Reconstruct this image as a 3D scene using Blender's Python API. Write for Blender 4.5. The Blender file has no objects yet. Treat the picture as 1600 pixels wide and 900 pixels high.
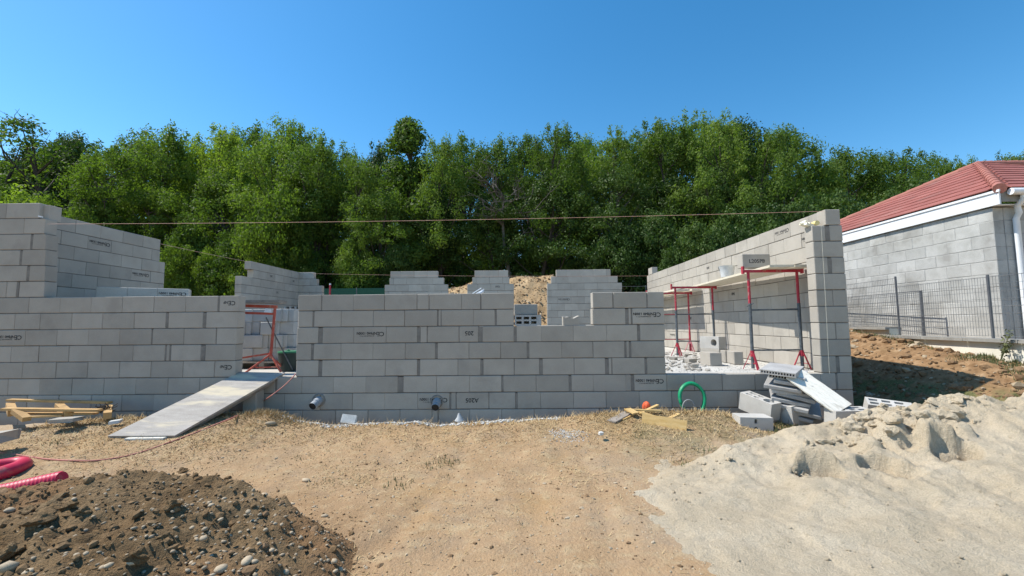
import bpy, bmesh, math, random
import numpy as np
from mathutils import Vector, Matrix, Euler, noise

R = random.Random(7)
sc = bpy.context.scene
COL = sc.collection

# ------------------------------------------------------------------ camera
F, PITCH, YAW, ROLL, CAMZ = 687.4, .0815, -.0115, -.0086, .809
_f = Vector((math.sin(YAW)*math.cos(PITCH), math.cos(YAW)*math.cos(PITCH), math.sin(PITCH)))
_r = Vector((math.cos(YAW), -math.sin(YAW), 0)); _u = _r.cross(_f)
CR = math.cos(ROLL)*_r + math.sin(ROLL)*_u
CU = -math.sin(ROLL)*_r + math.cos(ROLL)*_u
CF = _f; CP = Vector((0, 0, CAMZ))
cd = bpy.data.cameras.new('camera'); cam = bpy.data.objects.new('camera', cd); COL.objects.link(cam)
cam.matrix_world = Matrix(((CR.x, CU.x, -CF.x, CP.x), (CR.y, CU.y, -CF.y, CP.y), (CR.z, CU.z, -CF.z, CP.z), (0, 0, 0, 1)))
cd.sensor_fit = 'HORIZONTAL'; cd.sensor_width = 36; cd.lens = 36*F/1600
cd.clip_start = .05; cd.clip_end = 2000
sc.camera = cam

# ------------------------------------------------------------------ sky, sun, exposure
SUNV = Vector((-1, .15, 1.4)).normalized()          # direction to the sun
w = bpy.data.worlds.new('World'); sc.world = w; w.use_nodes = True
nt = w.node_tree; bg = nt.nodes['Background']
sky = nt.nodes.new('ShaderNodeTexSky'); sky.sky_type = 'NISHITA'; sky.sun_disc = False
sky.sun_elevation = math.asin(SUNV.z); sky.sun_rotation = math.atan2(SUNV.x, SUNV.y)
sky.air_density = 1.0; sky.dust_density = .3; sky.ozone_density = 1.4; sky.altitude = 300
hs_ = nt.nodes.new('ShaderNodeHueSaturation'); hs_.inputs['Saturation'].default_value = 1.36; hs_.inputs['Value'].default_value = 1.1; hs_.inputs['Hue'].default_value = .492     # the phone's vivid blue
nt.links.new(sky.outputs[0], hs_.inputs['Color']); nt.links.new(hs_.outputs[0], bg.inputs[0]); bg.inputs[1].default_value = .15
sd = bpy.data.lights.new('sun', 'SUN'); sun = bpy.data.objects.new('sun', sd); COL.objects.link(sun)
sd.energy = 5.0; sd.angle = math.radians(.53); sd.color = (1, .95, .86)
sun.rotation_euler = (-SUNV).to_track_quat('-Z', 'Y').to_euler(); sun.location = (-20, 5, 30)
sc.view_settings.view_transform = 'Standard'; sc.view_settings.look = 'None'
sc.view_settings.exposure = .3; sc.view_settings.gamma = 1

# ------------------------------------------------------------------ picture -> place helpers
def ray(px, py):
    return CF + CR*((px-800)/F) - CU*((py-450)/F)
def on_y(px, py, Y):
    d = ray(px, py); return CP + d*(Y/d.y)
def on_z(px, py, z):
    d = ray(px, py); return CP + d*((z-CAMZ)/d.z)
def on_x(px, py, x):
    d = ray(px, py); return CP + d*(x/d.x)
def px_of(P):
    d = Vector(P)-CP; return 800+F*d.dot(CR)/d.dot(CF)
def X_at(px, Y, z):                                  # x on the plane Y at height z
    a, b = -20., 20.
    for _ in range(40):
        m = (a+b)/2
        if px_of((m, Y, z)) < px: a = m
        else: b = m
    return (a+b)/2

# ------------------------------------------------------------------ materials
def nodes(name):
    m = bpy.data.materials.new(name); m.use_nodes = True
    return m, m.node_tree, m.node_tree.nodes['Principled BSDF']
def L(t, a, b): t.links.new(a, b)
def noise_n(t, pos, scale, detail=4, rough=.55):
    n = t.nodes.new('ShaderNodeTexNoise'); n.inputs['Scale'].default_value = scale
    n.inputs['Detail'].default_value = detail; n.inputs['Roughness'].default_value = rough
    if pos: L(t, pos, n.inputs['Vector'])
    return n
def ramp(t, src, stops):
    r = t.nodes.new('ShaderNodeValToRGB'); e = r.color_ramp.elements
    while len(e) < len(stops): e.new(.5)
    for el, (p, c) in zip(e, stops): el.position = p; el.color = (*c, 1) if len(c) == 3 else c
    L(t, src, r.inputs[0]); return r
def mixc(t, fac, a, b, mode='MIX'):
    m = t.nodes.new('ShaderNodeMix'); m.data_type = 'RGBA'; m.blend_type = mode
    if isinstance(fac, (int, float)): m.inputs[0].default_value = fac
    else: L(t, fac, m.inputs[0])
    for i, v in ((6, a), (7, b)):
        if isinstance(v, tuple): m.inputs[i].default_value = (*v, 1)
        else: L(t, v, m.inputs[i])
    return m.outputs[2]
def mth(t, op, a, b):
    m = t.nodes.new('ShaderNodeMath'); m.operation = op
    for i, v in ((0, a), (1, b)):
        if isinstance(v, (int, float)): m.inputs[i].default_value = v
        else: L(t, v, m.inputs[i])
    return m.outputs[0]
def pm(name, c1, c2, scale=6, rough=.85, bump=.3, bscale=60, rnd=0., speck=.0, local=False, stain=None, metal=0, stretch=None, spec=.4):
    m, t, p = nodes(name)
    if local:
        g = t.nodes.new('ShaderNodeTexCoord'); pos = g.outputs['Object']
    else:
        g = t.nodes.new('ShaderNodeNewGeometry'); pos = g.outputs['Position']
    if stretch:
        mp = t.nodes.new('ShaderNodeMapping'); mp.inputs['Scale'].default_value = stretch
        L(t, pos, mp.inputs[0]); pos = mp.outputs[0]
    n = noise_n(t, pos, scale, 5)
    col = ramp(t, n.outputs[0], [(.3, c1), (.7, c2)]).outputs[0]
    if speck:
        s = noise_n(t, pos, bscale, 3, .7)
        f = ramp(t, s.outputs[0], [(.3, (1-speck,)*3), (.7, (1+speck*.6,)*3)])
        col = mixc(t, 1., col, f.outputs[0], 'MULTIPLY')
    if stain:
        s = noise_n(t, pos, stain[1], 4, .6)
        f = ramp(t, s.outputs[0], [(stain[2], (0, 0, 0)), (stain[2]+.12, (1, 1, 1))])
        fm = mth(t, 'MULTIPLY', f.outputs[0], stain[3])
        col = mixc(t, fm, col, stain[0])
    if rnd:
        o = t.nodes.new('ShaderNodeObjectInfo')
        mr = t.nodes.new('ShaderNodeMapRange'); L(t, o.outputs['Random'], mr.inputs[0])
        mr.inputs[3].default_value = 1-rnd; mr.inputs[4].default_value = 1+rnd
        hs = t.nodes.new('ShaderNodeHueSaturation'); L(t, mr.outputs[0], hs.inputs['Value']); L(t, col, hs.inputs['Color'])
        col = hs.outputs[0]
    L(t, col, p.inputs['Base Color'])
    p.inputs['Roughness'].default_value = rough; p.inputs['Metallic'].default_value = metal
    p.inputs['Specular IOR Level'].default_value = spec
    if bump:
        b = t.nodes.new('ShaderNodeBump'); b.inputs['Strength'].default_value = bump; b.inputs['Distance'].default_value = .01
        bn = noise_n(t, pos, bscale, 4, .65); L(t, bn.outputs[0], b.inputs['Height']); L(t, b.outputs[0], p.inputs['Normal'])
    return m

M = {}
M['block'] = pm('concrete_block', (.365, .334, .289), (.42, .387, .337), 3.2, .95, .6, 90, .10, .075, stain=((.30, .275, .24), 1.9, .6, .55), spec=.15)
M['lightblock'] = pm('pale_block', (.44, .42, .385), (.54, .515, .475), 4, .95, .6, 90, .10, .06, spec=.15)
M['mortar'] = pm('mortar', (.19, .175, .156), (.265, .246, .22), 9, .95, .6, 80, 0, .15, spec=.1)
M['bedmortar'] = pm('dark_bed_mortar', (.115, .105, .094), (.165, .152, .137), 9, .95, .5, 80, 0, .1, spec=.1)
M['dust'] = pm('white_dust_concrete', (.44, .425, .39), (.58, .56, .52), 2.2, .95, .5, 70, 0, .12, stain=((.42, .38, .31), 1.1, .55, .6), spec=.1)
M['oldblock'] = pm('weathered_block', (.38, .375, .35), (.53, .525, .50), 2.6, .95, .5, 80, .12, .16, stain=((.27, .26, .235), 1.3, .50, .75), spec=.15)
M['oldmortar'] = pm('pale_mortar', (.30, .295, .28), (.46, .455, .43), 7, .95, .5, 80, 0, .15, spec=.1)
M['oldplain'] = M['oldblock']
M['print'] = pm('black_ink', (.02, .02, .022), (.05, .05, .05), 60, .8, 0, stain=((.30, .28, .25), 26, .55, .75))
M['red'] = pm('red_paint', (.36, .02, .042), (.46, .035, .058), 14, .55, .1, 60, .05, .12, stain=((.34, .22, .19), 16, .56, .75))
M['orange'] = pm('orange_red_paint', (.40, .07, .045), (.52, .12, .085), 14, .6, .1, 60, 0, .15, stain=((.45, .30, .22), 14, .55, .7))
M['pink'] = pm('faded_red_paint', (.60, .12, .17), (.75, .3, .32), 14, .6, .1, 60, 0, .1)
M['steel'] = pm('grey_steel_tube', (.07, .085, .095), (.16, .17, .18), 20, .5, .1, 60, 0, .15, metal=.3, stain=((.4, .39, .37), 18, .66, .8))
M['plank'] = pm('scaffold_timber', (.60, .53, .40), (.72, .66, .53), 5, .85, .3, 40, .06, .12, stretch=(8, 1, 8), stain=((.42, .37, .29), 2.5, .6, .6))
M['pine'] = pm('pine_timber', (.56, .36, .13), (.68, .48, .22), 6, .75, .25, 50, .08, .12, local=True, stretch=(1, 6, 6))
M['palletwood'] = pm('pallet_timber', (.42, .25, .10), (.55, .35, .15), 6, .8, .3, 50, .1, .15, stain=((.22, .14, .07), 4, .6, .7))
M['greywood'] = pm('weathered_timber', (.22, .19, .16), (.33, .29, .25), 6, .9, .3, 50, .1, .2)
M['ramp'] = pm('worn_formwork_board', (.29, .262, .232), (.42, .385, .345), 3.2, .75, .25, 60, 0, .22, local=True, stretch=(1, 4, 4), stain=((.56, .48, .34), 1.3, .52, .85))
M['whiteboard'] = pm('white_chipboard', (.66, .62, .53), (.80, .77, .69), 7, .85, .35, 60, 0, .16, local=True, stretch=(1, 4, 4), stain=((.42, .38, .31), 5, .58, .7))
M['slabgrey'] = pm('hollow_clay_slab', (.32, .31, .30), (.44, .43, .415), 5, .92, .3, 70, .09, .15, stain=((.2, .185, .17), 3, .6, .6))
M['slabedge'] = pm('dark_core', (.03, .03, .03), (.05, .05, .05), 5, .95, 0)
M['pvc'] = pm('grey_pvc', (.27, .30, .33), (.34, .36, .39), 10, .45, 0, rnd=0, spec=.5)
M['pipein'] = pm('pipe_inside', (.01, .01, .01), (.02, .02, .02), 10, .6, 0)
M['greenhose'] = pm('green_hose', (.0, .22, .09), (.01, .30, .13), 10, .42, .05, 40, spec=.4, stain=((.25, .32, .22), 14, .6, .5))
M['greyhose'] = pm('grey_conduit', (.20, .21, .21), (.28, .28, .28), 10, .5, .1, 200)
M['redtube'] = pm('red_corrugated_pipe', (.50, .015, .055), (.58, .03, .08), 10, .45, 0, spec=.4, stain=((.42, .26, .19), 7, .56, .5))
M['rope'] = pm('red_cable', (.42, .13, .10), (.52, .22, .17), 20, .7, 0)
M['string'] = pm('mason_line', (.60, .34, .26), (.72, .46, .37), 20, .7, 0)
M['white'] = pm('white_paint', (.74, .76, .78), (.82, .83, .84), 3, .45, 0, stain=((.60, .59, .55), 2.2, .58, .5))
M['bucket'] = pm('grey_white_bucket', (.55, .56, .55), (.68, .69, .68), 8, .6, .1, 60, 0, .15, stain=((.4, .39, .37), 9, .6, .6))
M['darkbin'] = pm('dark_green_plastic', (.015, .028, .025), (.03, .05, .042), 10, .5, .1)
M['binlid'] = pm('green_plastic_lid', (.03, .16, .08), (.05, .22, .11), 10, .5, .1)
M['orangenet'] = pm('orange_net', (.75, .10, .03), (.85, .17, .06), 12, .6, .1)
M['rooftile'] = pm('red_roof_tile', (.275, .088, .07), (.35, .128, .104), 2.5, .85, .4, 60, .12, .2, stain=((.26, .15, .125), 1.3, .55, .5))
M['ridge'] = pm('ridge_tile', (.34, .125, .095), (.41, .17, .13), 5, .8, .4, 60, .08, .14)
M['render'] = pm('cream_render', (.68, .64, .54), (.78, .74, .64), 3, .92, .3, 70, 0, .08, stain=((.5, .44, .33), 1.6, .6, .5))
M['coping'] = pm('concrete_coping', (.24, .23, .21), (.34, .33, .30), 6, .92, .4, 70, .05, .2)
M['wire'] = pm('grey_wire', (.15, .16, .17), (.21, .22, .23), 10, .5, 0, metal=.2)
M['post'] = pm('grey_fence_post', (.10, .105, .12), (.14, .148, .16), 10, .45, 0, metal=.2)
M['netting'] = pm('green_windbreak', (.012, .075, .05), (.02, .10, .065), 12, .8, 0)
M['bark'] = pm('bark', (.05, .042, .034), (.10, .085, .07), 5, .95, .6, 30, .1, .2)
M['deadbark'] = pm('dead_bark', (.09, .08, .068), (.15, .13, .11), 5, .95, .4, 30, .1, .2)
M['stone'] = pm('river_stone', (.36, .275, .175), (.50, .405, .285), 9, .8, .25, 60, .25, .14, local=True)
M['grain'] = pm('sand_grain', (.42, .33, .22), (.50, .41, .285), 8, .95, .2, 60, 0, spec=.1)
M['palestone'] = pm('pale_gravel', (.48, .47, .44), (.66, .65, .61), 8, .85, .2, 60, 0, .1)
M['soilclod'] = pm('brown_clod', (.16, .10, .055), (.27, .175, .10), 3, .97, .5, 50, .1, .25, spec=.1)
M['greyclod'] = pm('grey_brown_clod', (.17, .106, .053), (.245, .163, .09), 2.2, .97, .5, 50, .1, .25, spec=.1)
M['straw'] = pm('dry_straw', (.36, .25, .12), (.60, .45, .25), 1.5, .8, 0, spec=.2)
M['weed'] = pm('weed_leaf', (.085, .10, .035), (.15, .16, .065), 8, .7, 0)
M['tape'] = pm('yellow_tape', (.72, .58, .22), (.80, .68, .34), 10, .6, 0)
M['cream'] = pm('cream_cloth', (.72, .68, .52), (.80, .77, .64), 10, .9, .3)
M['clearplastic'] = pm('cloudy_plastic', (.35, .36, .36), (.50, .51, .51), 10, .3, 0)

def leafmat(name, c1, c2, c3, gloss=.45, tl=.36):
    m, t, p = nodes(name)
    g = t.nodes.new('ShaderNodeNewGeometry'); o = t.nodes.new('ShaderNodeObjectInfo')
    n = noise_n(t, g.outputs['Position'], .55, 3)
    n2 = noise_n(t, g.outputs['Position'], 9., 2)
    f = mth(t, 'ADD', mth(t, 'MULTIPLY', n.outputs[0], .6), mth(t, 'MULTIPLY', n2.outputs[0], .4))
    col = ramp(t, f, [(.32, c1), (.52, c2), (.7, c3)]).outputs[0]
    hs = t.nodes.new('ShaderNodeHueSaturation')
    mr = t.nodes.new('ShaderNodeMapRange'); L(t, o.outputs['Random'], mr.inputs[0]); mr.inputs[3].default_value = .68; mr.inputs[4].default_value = 1.28
    mh = t.nodes.new('ShaderNodeMapRange'); L(t, o.outputs['Random'], mh.inputs[0]); mh.inputs[3].default_value = .508; mh.inputs[4].default_value = .488
    L(t, mr.outputs[0], hs.inputs['Value']); L(t, mh.outputs[0], hs.inputs['Hue']); L(t, col, hs.inputs['Color'])
    L(t, hs.outputs[0], p.inputs['Base Color']); p.inputs['Roughness'].default_value = gloss
    p.inputs['Specular IOR Level'].default_value = .16
    tr = t.nodes.new('ShaderNodeBsdfTranslucent')
    tc = mixc(t, 1., hs.outputs[0], (1.22, 1.4, .55), 'MULTIPLY'); L(t, tc, tr.inputs[0])
    mx = t.nodes.new('ShaderNodeMixShader'); mx.inputs[0].default_value = tl
    L(t, p.outputs[0], mx.inputs[1]); L(t, tr.outputs[0], mx.inputs[2])
    L(t, mx.outputs[0], t.nodes['Material Output'].inputs[0])
    return m
M['leaf'] = leafmat('locust_leaf', (.07, .12, .021), (.12, .188, .034), (.175, .245, .054), .6, .42)
M['leafbright'] = leafmat('sunlit_locust_leaf', (.10, .155, .024), (.155, .225, .038), (.21, .28, .06), .6, .54)  # yellower leaf, sunlight put into its colour for the lit side of the wood
M['leafdark'] = leafmat('dark_leaf', (.034, .068, .016), (.062, .11, .024), (.105, .155, .035), .5, .27)  # darker leaf tone, puts shade into the low and deep foliage

# ground: colour regions come from a vertex mask that follows the soils and also paints shade into the trench
def ground_mat():
    m, t, p = nodes('dry_earth')
    g = t.nodes.new('ShaderNodeNewGeometry'); pos = g.outputs['Position']
    a = t.nodes.new('ShaderNodeVertexColor'); a.layer_name = 'soil'
    sp = t.nodes.new('ShaderNodeSeparateColor'); L(t, a.outputs[0], sp.inputs[0])
    n1 = noise_n(t, pos, .9, 5, .6); n2 = noise_n(t, pos, 7, 5, .65); n3 = noise_n(t, pos, 45, 4, .7); n4 = noise_n(t, pos, 2.3, 5, .65)
    col = ramp(t, n1.outputs[0], [(.32, (.335, .218, .118)), (.5, (.395, .264, .152)), (.68, (.38, .24, .118))]).outputs[0]
    col = mixc(t, ramp(t, n4.outputs[0], [(.50, (0, 0, 0)), (.66, (.75,)*3)]).outputs[0], col, (.33, .235, .15))
    col = mixc(t, ramp(t, n2.outputs[0], [(.50, (0, 0, 0)), (.70, (.7,)*3)]).outputs[0], col, (.46, .35, .21))
    col = mixc(t, mth(t, 'MULTIPLY', ramp(t, n3.outputs[0], [(.54, (0, 0, 0)), (.68, (1, 1, 1))]).outputs[0], .35), col, (.21, .135, .075))
    col = mixc(t, mth(t, 'MULTIPLY', ramp(t, n3.outputs[0], [(.30, (1, 1, 1)), (.42, (0, 0, 0))]).outputs[0], .3), col, (.62, .51, .35))
    n5 = noise_n(t, pos, 3.1, 4, .7)
    brown = ramp(t, n2.outputs[0], [(.3, (.18, .105, .052)), (.55, (.30, .185, .098)), (.75, (.43, .30, .18))]).outputs[0]
    col = mixc(t, sp.outputs[0], col, brown)
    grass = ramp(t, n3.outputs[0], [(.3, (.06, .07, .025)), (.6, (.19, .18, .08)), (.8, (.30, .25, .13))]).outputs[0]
    col = mixc(t, mth(t, 'MULTIPLY', sp.outputs[1], ramp(t, n5.outputs[0], [(.38, (0, 0, 0)), (.6, (1, 1, 1))]).outputs[0]), col, grass)  # weedy ground, plus the painted shade of the trench
    pale = ramp(t, n3.outputs[0], [(.3, (.40, .36, .29)), (.7, (.60, .56, .48))]).outputs[0]
    col = mixc(t, mth(t, 'MULTIPLY', sp.outputs[2], ramp(t, n4.outputs[0], [(.25, (.45,)*3), (.6, (1, 1, 1))]).outputs[0]), col, pale)
    L(t, col, p.inputs['Base Color']); p.inputs['Roughness'].default_value = .97; p.inputs['Specular IOR Level'].default_value = .1
    b = t.nodes.new('ShaderNodeBump'); b.inputs['Strength'].default_value = .9; b.inputs['Distance'].default_value = .035
    h = mth(t, 'ADD', mth(t, 'MULTIPLY', n2.outputs[0], .6), mth(t, 'MULTIPLY', n3.outputs[0], .5))
    L(t, h, b.inputs['Height']); L(t, b.outputs[0], p.inputs['Normal'])
    return m
M['ground'] = ground_mat()

def heap_mat(name, stops, stain, fine, bump):
    m, t, p = nodes(name)
    g = t.nodes.new('ShaderNodeNewGeometry'); pos = g.outputs['Position']
    n1 = noise_n(t, pos, 1.6, 6, .65); n2 = noise_n(t, pos, fine, 4, .75); n3 = noise_n(t, pos, fine*.22, 5, .7)
    col = ramp(t, n1.outputs[0], stops).outputs[0]
    col = mixc(t, ramp(t, n3.outputs[0], [(.54, (0, 0, 0)), (.70, (.7,)*3)]).outputs[0], col, stain)
    s = ramp(t, n2.outputs[0], [(.3, (.78,)*3), (.7, (1.13,)*3)])
    col = mixc(t, 1., col, s.outputs[0], 'MULTIPLY')
    a = t.nodes.new('ShaderNodeVertexColor'); a.layer_name = 'soil'
    sp = t.nodes.new('ShaderNodeSeparateColor'); L(t, a.outputs[0], sp.inputs[0])
    col = mixc(t, sp.outputs[0], col, mixc(t, n3.outputs[0], (.21, .115, .055), (.33, .20, .105)))
    L(t, col, p.inputs['Base Color']); p.inputs['Roughness'].default_value = .97; p.inputs['Specular IOR Level'].default_value = .1
    b = t.nodes.new('ShaderNodeBump'); b.inputs['Strength'].default_value = bump; b.inputs['Distance'].default_value = .03
    L(t, mth(t, 'ADD', n2.outputs[0], n3.outputs[0]), b.inputs['Height']); L(t, b.outputs[0], p.inputs['Normal'])
    return m
M['sand'] = heap_mat('building_sand', [(.3, (.56, .455, .315)), (.5, (.63, .52, .37)), (.7, (.69, .585, .435))], (.47, .38, .26), 80, .9)
M['heapsoil'] = heap_mat('dug_soil', [(.3, (.16, .10, .05)), (.5, (.225, .15, .08)), (.7, (.29, .203, .115))], (.09, .062, .038), 40, 1.)
M['mound'] = heap_mat('yellow_soil', [(.3, (.36, .24, .125)), (.5, (.44, .30, .165)), (.7, (.54, .40, .24))], (.24, .145, .07), 14, 1.)

# ------------------------------------------------------------------ object helpers
def tag(o, label=None, cat=None, group=None, kind=None):
    if label: o['label'] = label
    if cat: o['category'] = cat
    if group: o['group'] = group
    if kind or label: o['kind'] = kind or 'thing'
    return o
def thing(name, loc, label, cat, group=None, rot=(0, 0, 0)):
    o = bpy.data.objects.new(name, None); COL.objects.link(o)
    o.location = loc; o.rotation_euler = rot; o.empty_display_size = .2
    return tag(o, label, cat, group)
def link(name, me, parent=None, loc=(0, 0, 0), rot=(0, 0, 0), scale=(1, 1, 1)):
    o = bpy.data.objects.new(name, me); COL.objects.link(o)
    if parent: o.parent = parent
    o.location = loc; o.rotation_euler = rot; o.scale = scale
    return o
def rel(p, root): return Vector(p) - root.location

class MB:
    def __init__(s): s.v = []; s.f = []; s.sm = []
    def add(s, vs, fs, smooth=False):
        b = len(s.v); s.v += [tuple(x) for x in vs]
        for f in fs: s.f.append([b+i for i in f]); s.sm.append(smooth)
    def box(s, c, size, rot=None):
        hx, hy, hz = (q/2 for q in size)
        vs = [Vector((x, y, z)) for x in (-hx, hx) for y in (-hy, hy) for z in (-hz, hz)]
        if rot is not None:
            if not isinstance(rot, Matrix): rot = Euler(rot).to_matrix()
            vs = [rot @ q for q in vs]
        s.add([q+Vector(c) for q in vs], [(0, 1, 3, 2), (4, 6, 7, 5), (0, 4, 5, 1), (2, 3, 7, 6), (0, 2, 6, 4), (1, 5, 7, 3)])
    def beam(s, a, b, w, h, up=(0, 0, 1)):                       # a bar from a to b
        a, b = Vector(a), Vector(b); d = (b-a); ln = d.length; d.normalize()
        sd_ = d.cross(Vector(up)).normalized(); u_ = sd_.cross(d)
        s.box((a+b)/2, (ln, w, h), Matrix((d, sd_, u_)).transposed())
    def tube(s, pts, rad, n=8, cap=True, closed=False):
        pts = [Vector(p) for p in pts]; m = len(pts)
        if not hasattr(rad, '__len__'): rad = [rad]*m
        t0 = (pts[1]-pts[0]).normalized()
        ref = Vector((0, 0, 1)) if abs(t0.z) < .9 else Vector((1, 0, 0))
        nx = t0.cross(ref).normalized(); vs = []
        for i, p in enumerate(pts):
            if closed: t = pts[(i+1) % m]-pts[i-1]
            else: t = pts[min(i+1, m-1)]-pts[max(i-1, 0)]
            if t.length < 1e-9: t = t0
            t.normalize(); nx = (nx-t*nx.dot(t)); nx.normalize(); ny = t.cross(nx)
            for k in range(n):
                a = 2*math.pi*k/n; vs.append(p+(nx*math.cos(a)+ny*math.sin(a))*rad[i])
        fs = []
        for i in range(m if closed else m-1):
            j = (i+1) % m
            for k in range(n): fs.append((i*n+k, i*n+(k+1) % n, j*n+(k+1) % n, j*n+k))
        if cap and not closed:
            fs.append(tuple(range(n-1, -1, -1))); fs.append(tuple(range((m-1)*n, m*n)))
        s.add(vs, fs, True)
    def mesh(s, name, mat):
        me = bpy.data.meshes.new(name); me.from_pydata(s.v, [], s.f); me.update()
        me.polygons.foreach_set('use_smooth', s.sm)
        if any(s.sm): 
            try: me.set_sharp_from_angle(angle=math.radians(50))
            except Exception: pass
        me.materials.append(M[mat] if isinstance(mat, str) else mat); return me
    def build(s, name, mat, parent=None, loc=(0, 0, 0), rot=(0, 0, 0)):
        return link(name, s.mesh(name, mat), parent, loc, rot)
def npmesh(name, V, Q, mat, smooth=False):                       # numpy verts + faces (all of one size)
    me = bpy.data.meshes.new(name); V = np.asarray(V, np.float32); Q = np.asarray(Q, np.int32)
    k = Q.shape[1]
    me.vertices.add(len(V)); me.vertices.foreach_set('co', V.ravel())
    me.loops.add(Q.size); me.loops.foreach_set('vertex_index', Q.ravel())
    me.polygons.add(len(Q)); me.polygons.foreach_set('loop_start', np.arange(0, Q.size, k, dtype=np.int32))
    me.polygons.foreach_set('use_smooth', np.full(len(Q), smooth))
    me.update(calc_edges=True); me.validate()
    me.materials.append(M[mat]); return me
def ss(t): t = max(0., min(1., t)); return t*t*(3-2*t)
def lerp(a, b, t): return a+(b-a)*t
def interp(x, tab):
    if x <= tab[0][0]: return tab[0][1]
    for (a, va), (b, vb) in zip(tab, tab[1:]):
        if x <= b: return lerp(va, vb, (x-a)/(b-a))
    return tab[-1][1]

# ------------------------------------------------------------------ the ground
D = 7.008                                                        # front face of the house
XR, XL, XO, YB = 4.99, -8.40, 5.206, 16.75
BERM = [(-12, -.62), (-8, -.62), (-5.5, -.50), (-4.2, -.46), (-3.5, -.455), (-3.2, -.53), (-2.6, -.60), (-1, -.615), (0, -.585), (1, -.51), (1.6, -.47), (2.5, -.46), (2.85, -.50), (3.2, -.60), (4, -.66), (5, -.66), (9, -.5)]
def fence_x(y): return 8.15+.1024*(y-9.55)
def G(x, y, rough=True):
    zb = interp(x, BERM)
    if y < 6.42: z = lerp(-.735, zb, ss((y-4.6)/1.8))
    elif y < 17: z = lerp(zb, -.84, ss((y-6.42)/.42))
    else: z = -.3
    if y > 16.9: z = lerp(-.84, lerp(-.2, .5, ss((y-17)/7)), ss((y-16.9)/.5))
    if y > 26: z += (min(y, 120)-26)*.11
    if x > 5.22:
        fx = fence_x(max(y, 3))
        base = interp(y, [(3.6, -.72), (5, -.42), (6.0, -.12), (6.9, .117), (11, .60), (16, .7), (24, .6), (30, .9)])
        t = ss((x-5.35)/(fx-.15-5.35))**.85
        z0 = interp(y, [(6, -.62), (6.7, -.88), (9, -.8), (14, -.4), (17, .2), (24, .5)])
        zz = lerp(z0, base, t)
        if x > fx+.1: zz = lerp(zz, interp(y, [(3.6, -.72), (5, .2), (30, .4)]), ss((x-fx-.1)/.3))
        z = lerp(z, zz, ss((x-5.22)/.12) if y > 6.9 else ss((x-5.0)/.8)*ss((y-3.6)/1))
        if y > 26: z = max(z, .5+(min(y, 120)-26)*.11)
    if x < -8.6 and y > 6.4: z = lerp(z, lerp(-.5, .4, ss((y-16)/8)), ss((-8.6-x)/.4)) if y < 26 else z
    if rough and -3.2 < x < 1.6 and y < 6: z -= .018*ss(1-abs((x+.9+.25*math.sin(y*.9)))/.16)+.016*ss(1-abs((x-.55+.2*math.sin(y*.8+1)))/.16)
    if rough and abs(x) < 13 and y < 30:
        n = noise.noise((x*.9, y*.9, 0))*.05 + noise.noise((x*3.1, y*3.1, 5))*.022 + noise.noise((x*9, y*9, 9))*.010
        if 5.3 < x < 8.6 and y > 5: n += noise.noise((x*4, y*4, 2))*.05+noise.noise((x*11, y*11, 2))*.03
        z += n
    return z
def grid_axis(lo, hi, step, far, n):
    a = list(np.arange(lo, hi+1e-6, step))
    pre = [lo-(far[0])*((i/n)**2.2) for i in range(n, 0, -1)]; post = [hi+far[1]*((i/n)**2.2) for i in range(1, n+1)]
    return pre+a+post
gx = grid_axis(-9.4, 9.2, .055, (400, 400), 26)
gy = grid_axis(1.6, 7.3, .05, (60, 12), 20)
gy = gy[:-1]+[19.3+i*.35 for i in range(0, 30)]+[30+q for q in (1, 2.5, 5, 9, 15, 25, 45, 80, 140, 240, 400)]
gV = np.array([(x, y, G(x, y)) for y in gy for x in gx]); nx_ = len(gx); ny_ = len(gy)
ii = (np.arange(ny_-1)[:, None]*nx_+np.arange(nx_-1)[None, :]).ravel()
gme = npmesh('ground', gV, np.stack([ii, ii+1, ii+nx_+1, ii+nx_], 1), 'ground', True)
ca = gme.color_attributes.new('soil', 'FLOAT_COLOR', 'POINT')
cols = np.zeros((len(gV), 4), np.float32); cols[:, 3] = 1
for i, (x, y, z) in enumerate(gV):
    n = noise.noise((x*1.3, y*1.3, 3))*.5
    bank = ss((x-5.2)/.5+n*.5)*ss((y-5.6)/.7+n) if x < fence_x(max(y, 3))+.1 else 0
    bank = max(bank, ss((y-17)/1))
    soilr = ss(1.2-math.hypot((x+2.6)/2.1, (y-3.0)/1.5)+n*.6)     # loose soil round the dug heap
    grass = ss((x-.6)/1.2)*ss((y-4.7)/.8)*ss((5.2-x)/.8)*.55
    grass = max(grass, ss((x-5.4)/.5)*ss((6.5-y)/.5)*ss((y-5.0)/.6)*.9, .25*ss(n*3-.3), ss((x-5.2)/.2)*ss((-.12-z)/.2)*ss((y-5.6)/.4)*ss((10-y)/.5)*1.6)  # last term darkens the trench by the house, shade painted as colour
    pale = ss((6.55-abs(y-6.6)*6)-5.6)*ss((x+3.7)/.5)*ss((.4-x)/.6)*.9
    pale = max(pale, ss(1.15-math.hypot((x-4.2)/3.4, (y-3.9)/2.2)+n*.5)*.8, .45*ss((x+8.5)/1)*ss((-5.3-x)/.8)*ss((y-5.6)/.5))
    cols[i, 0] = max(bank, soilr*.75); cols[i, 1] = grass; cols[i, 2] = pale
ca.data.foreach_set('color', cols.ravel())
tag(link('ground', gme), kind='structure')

# house floor slab
mb = MB(); mb.box(((XR+XL)/2, (D+.2+YB)/2, -.15), (XR-XL-.002, YB-D-.202, .292))
tag(mb.build('floor_slab', 'dust'), kind='structure')
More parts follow.
